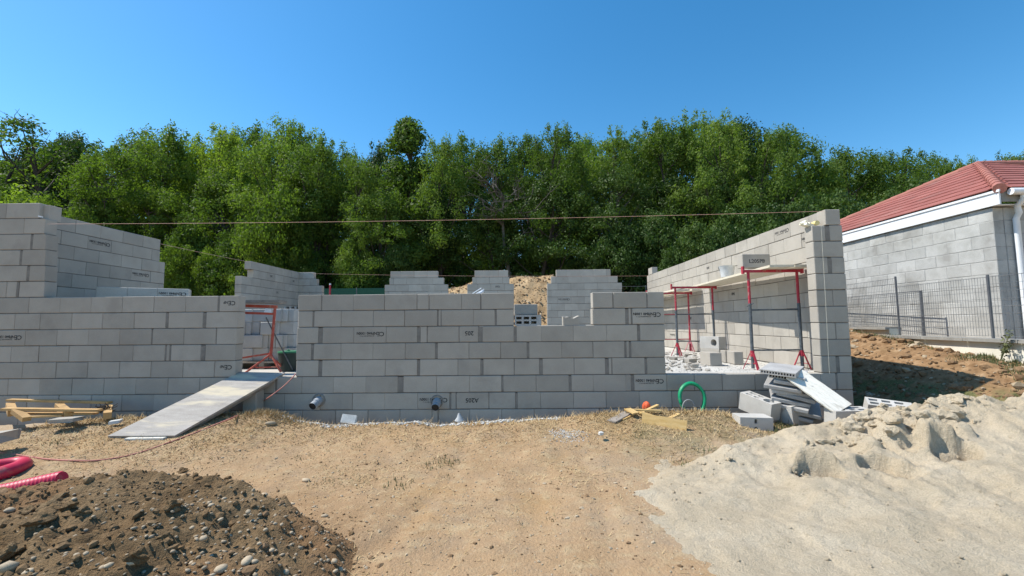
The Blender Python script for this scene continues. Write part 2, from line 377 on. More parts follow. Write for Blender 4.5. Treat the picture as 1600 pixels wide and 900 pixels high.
# the strip of slab that shows in the doorway and over the low wall
# ------------------------------------------------------------------ concrete block walls
BH, RH = .25, .26
_bc = {}
def block_mesh(sx, sy, sz=BH, mat='block', var=0):
    key = (round(sx, 2), round(sy, 2), round(sz, 2), mat, var)
    if key in _bc: return _bc[key]
    bm = bmesh.new(); bmesh.ops.create_cube(bm, size=1)
    rr = random.Random(hash(key) % 9999+var)
    for v in bm.verts: v.co = Vector((v.co.x*sx, v.co.y*sy, v.co.z*sz))
    bmesh.ops.bevel(bm, geom=bm.edges[:], offset=.005+.002*var, segments=1, affect='EDGES')
    for v in bm.verts: v.co += Vector((rr.uniform(-1, 1), rr.uniform(-1, 1), rr.uniform(-1, 1)))*.0016
    me = bpy.data.meshes.new('block'); bm.to_mesh(me); bm.free(); me.materials.append(M[mat])
    _bc[key] = me; return me
_tc = {}
def text_mesh(s, size, bold=0):
    if (s, size) in _tc: return _tc[(s, size)]
    c = bpy.data.curves.new('t', 'FONT'); c.body = s; c.size = size; c.align_x = 'CENTER'; c.align_y = 'CENTER'; c.offset = bold; c.resolution_u = 2
    o = bpy.data.objects.new('t', c); COL.objects.link(o)
    me = bpy.data.meshes.new_from_object(o.evaluated_get(bpy.context.evaluated_depsgraph_get()))
    bpy.data.objects.remove(o); me.materials.clear(); me.materials.append(M['print']); _tc[(s, size)] = me; return me
FACE = {'-y': ((math.pi/2, 0, 0), Vector((0, -1, 0))), '-x': ((math.pi/2, 0, -math.pi/2), Vector((-1, 0, 0))), '+x': ((math.pi/2, 0, math.pi/2), Vector((1, 0, 0)))}
def print_on(block, dims, face, kind, flip=True):
    """the maker's stamp on a block face; most blocks are laid upside down so the stamp is too"""
    rot, n = FACE[face]; half = dims[1]/2 if face == '-y' else dims[0]/2
    base = n*(half+.0022); r = Vector(rot)
    if flip: r.y = math.pi
    e = Euler(r).to_matrix(); ex, ey = e @ Vector((1, 0, 0)), e @ Vector((0, 1, 0))
    jx, jy = R.uniform(-.015, .015), R.uniform(-.012, .012); r2 = Vector(r); r2.y += R.gauss(0, .012)
    def put(s, size, dx, dy, bold):
        link('print', text_mesh(s, size, bold), block, base+ex*(dx+jx)+ey*(dy+jy), tuple(r2))
    ln = dims[0] if face == '-y' else dims[1]
    if kind == 'ce' and ln > .4:
        put('CE', .098, -.155, -.02, .002); put('NF', .062, -.06, -.03, .0016)
        put('B40 1300', .056, .085, -.032, .0018); put('N', .056, .205, -.032, .0018); put('20 250x500 EN 771-3', .026, .06, .012, .0004)
    elif kind == 'ce':
        put('CE', .098, -.05, -.02, .002); put('NF', .062, .05, -.03, .0016)
    elif kind: put(kind, .095, 0, -.02, .002)

def run_wall(name, label, axis, a0, face, rows, mat='block', mortar='mortar', thick=.2, back=1, stamps={}, group=None, stampface=None, bh=BH, rh=RH, cat='wall', single=True):
    """rows: [(z0, [(a, b), ...], [(wide gaps)])] along axis 'x' or 'y'; the visible face lies at coordinate `face`,
    the body goes `back` (+1/-1) from it"""
    mid = face+back*thick/2
    P = (lambda a, z: Vector((a, mid, z))) if axis == 'x' else (lambda a, z: Vector((mid, a, z)))
    root = thing(name, P(a0, rows[0][0]), label, cat, group)
    core = MB(); bed = MB()
    for z0, spans, wide in rows:
        for (a, b) in spans:
            ln = b-a
            if ln < .02: continue
            z = z0+rh-bh/2 + R.uniform(-.0012, .0012)
            dims = (ln, thick, bh) if axis == 'x' else (thick, ln, bh)
            jit = R.gauss(0, .0022); c = P((a+b)/2, z)
            if axis == 'x': c.y += jit
            else: c.x += jit
            o = link('block', block_mesh(*dims, mat, R.randrange(3)), root, c-root.location, (0, 0, R.gauss(0, .0022)))
            for (zz, aa), knd in stamps.items():
                if abs(zz-z0) < .02 and a <= aa <= b: print_on(o, dims, stampface, knd)
        s, e = spans[0][0], spans[-1][1]
        runs = []; cs = s
        for (a, b), (c, d) in zip(spans, spans[1:]):
            if c-b > .3: runs.append((cs, b)); cs = c
        runs.append((cs, e))
        for (a, b) in runs:
            for mb_, z1, z2, ins in ((bed, z0-.001, z0+rh-bh+.001, .009), (core, z0+rh-bh+.002, z0+rh-.012, .009)):
                sz = (b-a-.02, thick-2*ins, z2-z1)
                if axis == 'y': sz = (sz[1], sz[0], sz[2])
                mb_.box(P((a+b)/2, (z1+z2)/2)-root.location, sz)
        for (a, b) in wide:
            sz = (b-a+.004, thick-.007, bh-.02)
            if axis == 'y': sz = (sz[1], sz[0], sz[2])
            core.box(P((a+b)/2, z0+rh-bh/2)-root.location, sz)
    core.build('mortar', mortar, root); bed.build('bed_mortar', 'bedmortar', root)
    return root
def spans_from(edges, Y, z0):
    """edges: pixel x of row start, joints (number thin, (x1,x2) mortar-filled, (x1,x2,'d') open) and row end"""
    zc = z0+.135; X = lambda p: X_at(p, Y, zc)
    out, wide = [], []; cur = X(edges[0])
    for e in edges[1:-1]:
        if isinstance(e, tuple):
            a, b = X(e[0]), X(e[1]); out.append((cur, a)); cur = b
            if len(e) == 2: wide.append((a, b))
        else:
            a = X(e); out.append((cur, a-.0017)); cur = a+.0017
    out.append((cur, X(edges[-1]))); return out, wide

# --- front wall, row by row as laid
z = {'H': -.78, 'G': -.52, 'F': -.26, 'E': 0, 'D': .26, 'C': .52, 'B': .78, 'A': 1.04}
FR = []
def fr(zz, *segs):
    sp, wd = [], []
    for s in segs:
        a, b = spans_from(s, D, zz); sp += a; wd += b
    FR.append((zz, sp, wd))
fr(z['H'], [-72, -22, 28, 78, 128, 178, 228, 278, 328, 378, 427, 472.5, 524, 575, 625, 675, (684, 686), 734, 784, 835, 886, 937, 988, 1039, 1090, 1141, 1192, 1243, 1294, 1336])
fr(z['G'], [-58, -8, 42, 91, 142, 190, 240, 289, 340, 392, 443.7, 500, 551, 601, 652.5, (702.5, 705), (712, 713), 764, (805.5, 808.5), 845, 896, 947.5, 999, 1050, 1102, 1153, 1204, 1256, 1307, 1334])
fr(z['F'], [-38, 12, 62, 112, 162, 212, 262, 312, 362, 412, (430, 433), 471.7, 521.2, 571.7, (621, 630), 682.5, 733, (783.5, 786.5), 837.5, (889, 893), 927.5, 977.5, (986, 991), 1042, 1085, 1129, 1180, 1231, 1283, (1306, 1309), 1332])
fr(z['E'], [-65, -15, 35, 87, 136.7, 186, 236, 285.5, 335, 367], [462.5, (497.5, 503), 551, 601.7, (652, 656), 715.5, (751, 754.5), 803.7, (843, 848), 897, (946, 951), (956, 957.2), (1007, 1011), 1040])
fr(z['D'], [-33, 17, 60, 107.5, 158, 207.5, (257.5, 260), (264.5, 266.5), (314, 320), 368], [463, (486, 490), 533, 582.5, 633, (680, 684), 732.5, 782.5, (823, 827.5), 876.7, 926.7, (976, 979), (983, 986), 1039])
fr(z['C'], [-60, -10, 39.5, 88.7, 138.2, 186.7, (236, 238.3, 'd'), 287.5, (336.8, 338.6, 'd'), 369.5], [463.7, (497.5, 504), 553, 603, (652, 657), (666.7, 668, 'd'), 717.5, (747.5, 754), (803, 807.5), 845.7, 896, 947.5, (996, 1000), 1038.7])
fr(z['B'], [-27, 23, 62.5, 111.7, 160, 209.5, (258.7, 263), (317, 322.5), 370.5], [465.5, (489, 491), 533, 583, 632.5, (683, 685), (689, 690), 740, (773, 776, 'd'), 802.3], [926, (977, 982), (986, 988), 1038])
fr(z['A'], [-55, -5, 45, 93.7, 142.5, 191, 240.5, 290, (340, 343.5), 372], [466, (501.5, 503.2, 'd'), 552, 601, 651.4, (670, 671.2, 'd'), 721, (750.5, 752, 'd'), 802.3], [926, (957, 958.6, 'd'), (1010, 1012, 'd'), 1037.5])
st = {}
for p, r_, k in [(358, 'A', 'ce'), (15, 'C', 'ce'), (350, 'E', 'ce'), (578, 'C', 'ce'), (730, 'C', '205'), (1014, 'B', 'ce'), (1016, 'F', 'ce'), (677, 'G', 'ce'), (738, 'G', 'A205')]:
    st[(z[r_], X_at(p, D, z[r_]+.13))] = k
# corner towers at both ends belong to the same front wall
PL = [(1.30, [-40, 10, (25.5, 29), 68.5]), (1.56, [-62, -12, (41.5, 46.2), 69.5]), (1.82, [-70, -20, (31, 34), 70.3]), (2.08, [-55, -4, (47.5, 51), 71.2]), (2.34, [-64, -14, 37, 69]), (2.60, [-90, -40, 10, 60.5])]
PRR = [(0, [1283, (1307, 1312), 1331.4]), (.26, [1281.5, 1329.6]), (.52, [1280, (1305.5, 1306.8, 'd'), 1327.7]), (.78, [1278, 1325.9]), (1.04, [1276.5, (1301, 1302.2, 'd'), 1324]), (1.30, [1274.7, 1322]), (1.56, [1272.8, (1293, 1299.5), 1320.2]), (1.82, [1271, 1318.4]), (2.08, [1269.5, (1289.8, 1296.5), 1316.5])]
rowd = {round(a, 2): (b, c) for a, b, c in FR}
for zz, e in PL+PRR:
    a, b = spans_from(e, D, zz); k = round(zz, 2)
    if k in rowd: rowd[k] = (sorted(rowd[k][0]+a), rowd[k][1]+b)
    else: rowd[k] = (a, b)
FRR = [(k, sorted(s), wd) for k, (s, wd) in sorted(rowd.items())]
front = run_wall('block_wall', 'long shaded block wall with doorway, window notch and a wide low opening', 'x', -5, D, FRR, stamps=st, stampface='-y')
# half blocks standing on the two corners
def loose_block(loc, dims, rot, label, group=None, name='block', mat='block', stamp=None, var=None):
    o = link(name, block_mesh(*dims, mat, R.randrange(3) if var is None else var), None, loc, rot)
    tag(o, label, 'block', group)
    if stamp: print_on(o, dims, *stamp)
    return o
xa, xb = X_at(1289.5, D, 2.47), X_at(1312.8, D, 2.47)
loose_block(((xa+xb)/2, D+.1, 2.475), (xb-xa, .2, .25), (0, 0, 0), 'cut block standing on top of the tall corner beside the red roofed house')
xa, xb = X_at(62, D+.1, 2.73), X_at(80, D+.1, 2.73)
loose_block(((xa+xb)/2, D+.17, 2.72), (xb-xa, .2, .25), (0, 0, .03), 'narrow cut block closing the topmost course of the corner with the string')

def bond(a, b, offset=0., Lb=.505, wide_at=()):
    out = []; x = a-offset
    while x < b-.02:
        s, e = max(x, a), min(x+Lb, b)
        if e-s > .03: out.append((s+.0014, e-.0014))
        x += Lb
    return out
# --- side wall in sun (the one with the scaffold)
rows = []
for k in range(10):
    end = YB+.1
    rows.append((k*RH, bond(D+.205, end, (k % 2)*.25+.02*(k % 3)), []))
rows.append((10*RH, [(D+.21+i*.505, D+.21+i*.505+.5) for i in ()] + [(YB-.55, YB-.1)], []))
rows[9] = (9*RH, bond(D+.205, YB+.1, .25), [])
st = {(9*RH, 8.05): 'ce', (8*RH, 7.62): 'ce', (8*RH, 11.6): 'B40', (5*RH, 10.2): 'B40', (3*RH, 12.6): '205', (1*RH, 14.2): 'ce'}
run_wall('block_wall', 'long sunlit block wall with timber scaffold platform in front of it', 'y', 10, XR, rows, stamps=st, stampface='-x')
# --- the shaded side wall, in two lengths with an opening between
def px_y(px, py, X): return on_x(px, py, X).y
yA = px_y(251, 380, XL); yA2 = px_y(257.5, 425, XL); yB0 = px_y(388, 470, XL); yB1 = px_y(377, 450, XL)
rows = []
for k in range(11):
    e = yA if k > 8 else (yA2 if k < 9 else yA)
    rows.append((k*RH, bond(D+.205, e, (k % 2)*.25+.06), []))
run_wall('block_wall', 'shaded block wall running back from the tall corner, ending in a stepped edge', 'y', 8, XL, rows, back=-1, stamps={(9*RH, 8.7): 'ce', (7*RH, yA-.5): 'ce'}, stampface='+x')
rows = []
for k in range(11):
    s = {10: yB0+.05, 9: yB0+.22, 8: yB1, 7: yB1}.get(k, yB1)
    rows.append((k*RH, bond(s, YB+.1, (k % 2)*.25), []))
run_wall('block_wall', 'shaded far side wall meeting the rear wall in a corner', 'y', 14, XL, rows, back=-1, stamps={(9*RH, 15.1): '205', (9*RH, 16.2): '205', (7*RH, 15.4): '205'}, stampface='+x')
# --- rear wall: four separate pieces, racked back at their ends
def rear(segs, label, stamps={}):
    rows = []
    for k in range(11):
        a, b = segs.get(k, segs[7])
        zc = k*RH+.13; a, b = X_at(a, YB, zc), X_at(b, YB, zc)
        rows.append((k*RH, bond(a, b, (k % 2)*.25+.1), []))
    run_wall('block_wall', label, 'x', X_at((segs[7][0]+segs[7][1])/2, YB, 0), YB, rows, stamps=stamps, stampface='-y')
rear({10: (457, 490), 9: (457, 495), 8: (457, 503), 7: (457, 503)}, 'short rear wall return beside the red capped post')
rear({10: (610, 684), 9: (608.5, 693), 8: (601, 700), 7: (601, 700)}, 'stepped rear wall piece with a wide top beside the heap of yellow soil')
rear({10: (741.5, 794), 9: (738, 796), 8: (730, 803), 7: (730, 803)}, 'narrowest stepped rear wall piece, standing before the middle of the soil mound', {(8*RH, X_at(772, YB, 8*RH)): 'F205'})
rear({10: (869, 954), 9: (861, 965), 8: (855, 972), 7: (855, 972)}, 'widest stepped rear wall piece, seen through the window notch', {(6*RH, X_at(878, YB, 6*RH)): 'ce'})

# ------------------------------------------------------------------ loose blocks, stacks
def holed_mesh(Lb, W, H, holes, mat='block', depth=None, name='hollow_block'):
    """block with openings through its top (local z up); holes: lists of xy points"""
    bm = bmesh.new(); hz = H/2; dp = depth or H*.85
    outer = [(-Lb/2, -W/2), (Lb/2, -W/2), (Lb/2, W/2), (-Lb/2, W/2)]
    def loop(pts, zz): return [bm.verts.new((x, y, zz)) for x, y in pts]
    o = loop(outer, hz); loops = [loop(h, hz) for h in holes]; edges = []
    for lp in [o]+loops:
        for i in range(len(lp)): edges.append(bm.edges.new((lp[i], lp[(i+1) % len(lp)])))
    bmesh.ops.triangle_fill(bm, use_beauty=True, use_dissolve=False, edges=edges, normal=(0, 0, 1))
    ob = loop(outer, -hz); bm.faces.new(ob[::-1])
    for i in range(4): bm.faces.new((o[i], ob[i], ob[(i+1) % 4], o[(i+1) % 4]))
    for lp, h in zip(loops, holes):
        lo = loop([(x*.98, y*.98) for x, y in h], hz-dp); n = len(lp)
        for i in range(n): bm.faces.new((lp[i], lp[(i+1) % n], lo[(i+1) % n], lo[i]))
        bm.faces.new(lo)
    bmesh.ops.recalc_face_normals(bm, faces=bm.faces[:])
    me = bpy.data.meshes.new(name); bm.to_mesh(me); bm.free(); me.materials.append(M[mat]); return me
def rect(cx, cy, w, h): return [(cx-w/2, cy-h/2), (cx+w/2, cy-h/2), (cx+w/2, cy+h/2), (cx-w/2, cy+h/2)]
def circ(cx, cy, r, n=16, sy=1): return [(cx+r*math.cos(6.2832*i/n), cy+r*sy*math.sin(6.2832*i/n)) for i in range(n)]
HB_CORNER = holed_mesh(.5, .2, .25, [circ(.14, 0, .075), rect(-.02, .045, .08, .05), rect(-.02, -.045, .08, .05), rect(-.14, .045, .1, .05), rect(-.14, -.045, .1, .05)], 'lightblock')
HB_PLAIN = holed_mesh(.5, .2, .25, [rect(-.17, .042, .1, .05), rect(-.17, -.042, .1, .05), rect(-.03, .042, .1, .05), rect(-.03, -.042, .1, .05), rect(.11, .042, .1, .05), rect(.11, -.042, .1, .05)], 'lightblock')
HB_TWO = holed_mesh(.3, .2, .25, [circ(0.03, 0, .07), rect(-.1, 0, .05, .12)], 'lightblock')
HB_SLOT = holed_mesh(.5, .2, .25, [rect(-.155, 0, .12, .13), rect(0, 0, .12, .13), rect(.155, 0, .12, .13)])
HB_FRONT = holed_mesh(.42, .2, .25, [rect(-.01, .05, .035, .055), rect(-.01, -.05, .035, .055)], 'lightblock')
HB_FLUE = holed_mesh(.5, .25, .2, [circ(.12, 0, .075)], 'lightblock')
def hollow(me, loc, rot, label, group=None):
    return tag(link('hollow_block', me, None, loc, rot), label, 'block', group)
def axes(x, z):                                                    # rotation from local x and z directions
    x = Vector(x).normalized(); z = Vector(z); z = (z-x*z.dot(x)).normalized(); y = z.cross(x)
    return Matrix((x, y, z)).transposed().to_euler()
# beside the slab stack
hollow(HB_CORNER, Vector((3.475, 6.5, -.395)), axes((.41, -.88, -.20), (.03, -.2, 1)), 'upright hollow block with a big round hole, beside the stacked slabs')
hollow(HB_TWO, Vector((3.80, 6.40, -.475)), axes((.40, -.88, .0), (-.14, 0, 1)), 'short broken hollow block leaning against the upright round-holed block')
hollow(HB_FRONT, Vector((3.145, 6.08, -.545)), axes((1, -.06, -.02), (0, -1, -.03)), 'block lying on its side with white top and two dark slots in front')
hollow(HB_CORNER, Vector((4.27, 5.86, -.445)), axes((-1, -.06, 0), (0, -.10, 1)), 'hollow block half buried in the sand below the white board')
hollow(HB_PLAIN, Vector((5.02, 6.15, -.42)), axes((.9, -.42, -.1), (-.12, -.40, 1)), 'tilted hollow block by the dark trench at the tall corner')
# block with stamp on the scaffold
pl0 = on_y(1160, 420, 7.95); BX = (X_at(1160, 7.95, 1.9)+X_at(1204, 7.95, 1.9))/2
b = loose_block((BX, 8.05, 1.785+.125), (.5, .2, .25), (0, 0, .0), 'stamped grey block standing on the scaffold boards', stamp=('-y', 'L205PB', False))
# blocks on the floor inside
def cube_at(px1, px2, ytop, ybot, Y, depth, label, rot=0, group=None):
    a, b = on_y(px1, ybot, Y), on_y(px2, ybot, Y); zt = on_y(px1, ytop, Y).z
    c = (a+b)/2
    return loose_block((c.x, Y+depth/2, zt/2+.0015), (abs(b.x-a.x), depth, zt-.003), (0, 0, rot), label, group)
cube_at(1110, 1128.5, 551.5, 573, 8.28, .45, 'pale block standing on end in front of the round-holed block')
cube_at(1150, 1164, 549.5, 571, 8.5, .42, 'block standing on the floor nearest the scaffold foot', -.12)
cube_at(1134, 1139.5, 548, 568, 8.9, .22, 'thin cut block piece in the shade between two floor blocks')
fx = on_y(1110, 566, 9.3).x
loose_block((fx+.17, 9.5, .126), (.25, .5, .25), (0, 0, .42), 'bottom block under the round-holed block inside the sunlit wall', var=1)
hollow(HB_FLUE, Vector((fx+.15, 9.5, .38)), axes((.4, -.9, 0), (-.9, -.4, 0)), 'block with a round flue hole on top of another block inside the house')
# stack behind the doorway, course by course
SB = 'blocks stacked on a pallet behind the doorway'
SL = 'grey concrete block in the pallet stack seen through the doorway'
def stackblk(px1, px2, r_, Y, depth=.5):
    zc = .14+.25*r_+.125; a, b = X_at(px1, Y, zc), X_at(px2, Y, zc)
    loose_block(((a+b)/2, Y+depth/2, zc), (b-a-.006, depth, .246), (0, 0, R.gauss(0, .01)), SL, SB, mat='lightblock')  # paler block colour stands in for sunlight bounced onto the stack
YS = 8.45
for r_, xs in enumerate([[371, 394, 419, 443, 461], [371, 410, 419, 430, 441, 449, 459], [360, 382, 392.5, 406, 429, 436.5, 459], [352, 371, 394, 430, 439.5, 449.5, 459]]):
    for k, (a, b) in enumerate(zip(xs, xs[1:])):
        if r_ == 3 and k == 0: continue
        stackblk(a, b, r_, YS+(.03*((k*7+r_*3) % 3)))
mb = MB()
xa, xb = X_at(366, YS, .1), X_at(462, YS, .1)
pal = thing('pallet', ((xa+xb)/2, YS+.3, .0), 'dark wooden pallet under the block stack behind the doorway', 'pallet')
for i in range(5):
    q = MB(); q.box((0, -.36+i*.18, .122), (xb-xa, .1, .024)); q.build('slat', 'greywood', pal)
for i in range(3):
    q = MB(); q.box(((i-1)*(xb-xa-.1)/2, 0, .055), (.09, .84, .108)); q.build('skid', 'greywood', pal)
# blocks on pallets behind the long wall
S2 = 'blocks stacked behind the long front wall'
q0 = on_y(150, 448, 8.0); th_ = .49; dq = Vector((math.cos(th_), math.sin(th_), 0)); nq = Vector((-dq.y, dq.x, 0))
for k, (u0, u1, lb, st_) in enumerate([(0, .45, 'cream sunlit block at the near end of the high stack behind the front wall', None), (.455, .90, 'plain pale block in the middle of the high stack behind the wall', None), (.905, 1.40, 'long stamped pale block at the end of the high stack', 'ce')]):
    c = q0+dq*((u0+u1)/2)+nq*.1; loose_block((c.x, c.y, q0.z-.125), (u1-u0, .2, .25), (0, 0, th_), lb, None, stamp=('-y', st_, True) if st_ else None, mat='dust')
for k in range(3):
    c = q0+dq*(.235+.46*k)+nq*.32; loose_block((c.x, c.y, q0.z-.127), (.45, .2, .25), (0, 0, th_), 'block in the back row of the high stack behind the front wall', 'back row of the high stack')
sp = thing('block_stack', (q0.x+.62, q0.y+.62, 0), 'tall block stack under the pale blocks, mostly behind the front wall', 'block stack')
for k in range(5):
    for i in range(3):
        link('block', block_mesh(.46, .42, (q0.z-.255)/5-.002, 'block', (k+i) % 3), sp, dq*(-.46+i*.465), (0, 0, th_)).location.z = (q0.z-.255)/5*(k+.5)
# stack behind the window notch
zt = .78
for k in range(3): link('block', block_mesh(.5, .5, .248, 'block', k), None, (.42, 8.55, .125+k*.25)); tag(bpy.context.scene.objects[-1], 'block low in the stack behind the window notch', 'block', 'low blocks of the window stack')
xa = (X_at(801, 8.3, .9)+X_at(849, 8.3, .9))/2
hollow(HB_PLAIN, (xa, 8.43, .875), axes((1, 0, 0), (0, -1, 0)), 'block lying on its side showing its dark hollows in the window notch')
xa = (X_at(803, 8.3, 1.1)+X_at(840, 8.3, 1.1))/2
loose_block((xa, 8.45, 1.08), (.44, .25, .2), (0, 0, .02), 'smooth block on top of the hollow one in the window notch')
xa, xb = X_at(880, D, .86), X_at(905, D, .86); ztc = on_y(880, 494, D).z
cut = MB(); n = 7
tops = [ztc+q for q in (.0, -.008, -.004, -.022, -.028, -.006, .012)]
vs = []
for k in range(n):
    xx = lerp(xa, xb, k/(n-1))
    vs += [(xx, D+.004, .782), (xx, D+.196, .782), (xx, D+.196, tops[k]), (xx, D+.004, tops[k]-.01)]
fs = []
for k in range(n-1):
    for j in range(4): fs.append((k*4+j, k*4+(j+1) % 4, (k+1)*4+(j+1) % 4, (k+1)*4+j))
fs += [(0, 3, 2, 1), ((n-1)*4, (n-1)*4+1, (n-1)*4+2, (n-1)*4+3)]
cut.add(vs, fs); o = cut.build('block', 'block'); tag(o, 'broken half block with a jagged top on the window sill', 'block')

# ------------------------------------------------------------------ scaffold trestles and boards
def trestle(x0, x1, Y, zb, zsplit, zr1, zr2, upper, lower, foot, label, over=.09, rb=.028):
    root = thing('scaffold_trestle', ((x0+x1)/2, Y, 0), label, 'trestle', 'scaffold trestles inside the house')
    c = root.location
    m = MB(); m.beam((x0-over-c.x, 0, zb), (x1+over-c.x, 0, zb), .045, .045)
    m.build('top_bar', upper, root)
    for s, xx in ((-1, x0-over), (1, x1+over)):
        m = MB(); m.box((xx-c.x, 0, zb+.02), (.028, .06, .13)); m.build('end_stop', upper, root)
    for xx in (x0, x1):
        m = MB(); m.tube([(xx-c.x, 0, zsplit), (xx-c.x, 0, zb-.02)], rb*.82, 8); m.build('inner_post', upper, root)
        m = MB(); m.tube([(xx-c.x, 0, .02), (xx-c.x, 0, zsplit+.03)], rb, 8); m.build('post', lower, root)
        f = MB()
        for k in range(3):
            a = 2.1*k+.5+(0 if xx == x0 else .4); e = Vector((math.cos(a)*.15, math.sin(a)*.15, 0))
            f.beam(Vector((xx-c.x, 0, .30))+e*.15, Vector((xx-c.x, 0, .006))+e, .028, .012)
            f.beam(Vector((xx-c.x, 0, .11)), Vector((xx-c.x, 0, .1))+e*.6, .018, .008)
        f.tube([(xx-c.x, 0, .22), (xx-c.x, 0, .32)], rb*1.25, 8)
        f.build('foot', foot, root)
    for zr in (zr1, zr2):
        m = MB(); m.beam((x0-c.x, 0, zr), (x1-c.x, 0, zr), .026, .026); m.build('rail', lower, root)
    m = MB(); m.tube([(x0-c.x-.06, -.03, zsplit-.02), (x0-c.x+.05, -.03, zsplit+.03)], .008, 6); m.build('pin', 'steel', root)
    return root
Y1 = 7.62
zb = on_y(1205, 423.5, Y1).z
trestle(X_at(1173, Y1, .8), X_at(1251.5, Y1, .8)-.02, Y1, zb, on_y(1172, 477, Y1).z, on_y(1200, 484, Y1).z, on_y(1200, 547, Y1).z, 'red', 'steel', 'red', 'red and grey trestle nearest the tall corner, carrying the board ends')
Y2 = 10.7
trestle(X_at(1057, Y2, .8), X_at(1115, Y2, .8), Y2, on_y(1085, 449, Y2).z, on_y(1056, 487, Y2).z, on_y(1085, 491, Y2).z, on_y(1085, 533, Y2).z, 'red', 'steel', 'red', 'second red and grey trestle under the middle of the boards')
Y3 = 12.35
trestle(X_at(1017, Y3, .8), X_at(1077, Y3, .8), Y3, on_y(1060, 458, Y3).z, on_y(1060, 520, Y3).z, on_y(1060, 491, Y3).z, on_y(1060, 530, Y3).z, 'red', 'red', 'pink', 'all red trestle furthest inside, half hidden by the front wall')
def plank(a, b, w_, label, t=.04, mat='plank', name='scaffold_plank', group=None):
    m = MB(); a, b = Vector(a), Vector(b)
    m.beam(a, b, w_, t); o = m.build(name, mat); return tag(o, label, 'plank', group)
zp = zb+.023+.02
z2 = on_y(1085, 449, Y2).z+.043; z3 = on_y(1060, 458, Y3).z+.043
plank((4.40, 7.30, zp+.004), (4.62, 11.45, z2), .40, 'pale scaffold board with the stamped block on it', group='scaffold boards')
plank((4.77, 7.34, zp+.008), (4.84, 11.45, z2), .26, 'scaffold board closest to the sunlit wall', group='scaffold boards')
plank((4.83, 11.85, z3+.01), (4.83, 15.6, z3+.012), .26, 'further scaffold board against the sunlit wall, on the rear trestle', group='scaffold boards')
plank((4.45, 11.9, z3+.01), (4.42, 15.7, z3+.01), .42, 'further scaffold board lying across the two rear trestles', group='scaffold boards')
# bucket on the boards
bc = on_y(1114, 434, 9.25); m = MB()
bk = thing('bucket', (4.42, 9.25, z2+.05), 'dirty pale bucket standing on the scaffold boards', 'bucket')
n = 16; prof = [(.115, .0), (.125, .06), (.155, .22), (.165, .235), (.15, .235), (.12, .07), (.10, .012)]
vs = [(r_*math.cos(6.2832*k/n), r_*math.sin(6.2832*k/n), h_) for r_, h_ in prof for k in range(n)]
fs = [(i*n+k, i*n+(k+1) % n, (i+1)*n+(k+1) % n, (i+1)*n+k) for i in range(len(prof)-1) for k in range(n)]
fs += [tuple(range(n-1, -1, -1)), tuple(range((len(prof)-1)*n, len(prof)*n))]
m.add(vs, fs, True); m.build('shell', 'bucket', bk)
m = MB(); m.tube([(.165*math.cos(t), .03+.02*math.sin(t), .22-.13*math.sin(t)) for t in np.linspace(0, math.pi, 10)], .005, 5); m.build('handle', 'steel', bk)
# trestle in the doorway
Yd = 7.62
root = thing('scaffold_trestle', on_y(420, 581, Yd), 'orange trestle with splayed feet standing in the doorway', 'trestle'); root.location.z = 0
cx = root.location.x; P = lambda px, py: Vector((X_at(px, Yd, .5)-cx, 0, on_y(px, py, Yd).z))
m = MB(); m.beam(P(352, 477), P(431, 479.5), .045, .05); m.build('top_bar', 'orange', root)
m = MB(); m.beam(P(352, 488), P(428, 490.5), .03, .04); m.build('rail', 'orange', root)
m = MB(); m.tube([P(423.5, 560), P(428, 478)], .024, 8); m.build('post', 'orange', root)
m = MB(); m.beam(P(424, 552)+Vector((0, .02, 0)), P(375, 560)+Vector((0, -.1, 0)), .03, .03); m.build('rail', 'orange', root)
m = MB(); m.beam(P(423, 554), P(398, 580.5)+Vector((0, -.25, 0)), .026, .03); m.beam(P(424, 554), P(445, 580)+Vector((0, -.1, 0)), .026, .03); m.beam(P(425, 558), P(430, 578)+Vector((0, .3, 0)), .026, .03)
m.beam(P(408, 573)+Vector((0, -.14, 0)), P(436, 573)+Vector((0, -.06, 0)), .022, .025); m.build('foot', 'orange', root)
m = MB(); m.tube([P(414, 496), P(447, 580)+Vector((0, .25, 0))], .011, 6); m.build('brace', 'steel', root)
m = MB(); m.tube([P(350, 500), P(354, 580)], .024, 8); m.build('post', 'orange', root)
zt = P(420, 476).z+.035
plank((cx-.55, Yd-.05, zt+.012), (cx+.2, Yd+.02, zt+.012), .3, 'thick grey board on the orange doorway trestle', .05, 'greywood', 'wooden_board')
m = MB(); q = P(420, 487); m.box((0, 0, 0), (.12, .1, .07)); o = m.build('rag', 'white', None, Vector((cx-.03, Yd-.02, q.z+.018)), (0, .1, .3)); tag(o, 'white wrapped bundle on the orange trestle rail', 'bundle')
for v in o.data.vertices:
    if v.co.z > 0: v.co.x *= .75; v.co.y *= .6
# dark bin with green lid
bn = thing('bin', (X_at(453, 8.0, .3), 8.0, 0), 'dark plastic bin with a green lid in the doorway', 'bin')
m = MB(); h_ = on_y(453, 551, 8.0).z; m.tube([(0, 0, .0), (0, 0, h_*.5), (0, 0, h_)], [.16, .18, .195], 16); m.build('body', 'darkbin', bn)
m = MB(); m.tube([(0, 0, h_+.002), (0, 0, h_+.03)], [.205, .2], 16); m.tube([(-.03, 0, h_+.031), (-.02, 0, h_+.05)], [.03, .025], 8); m.build('lid', 'binlid', bn)
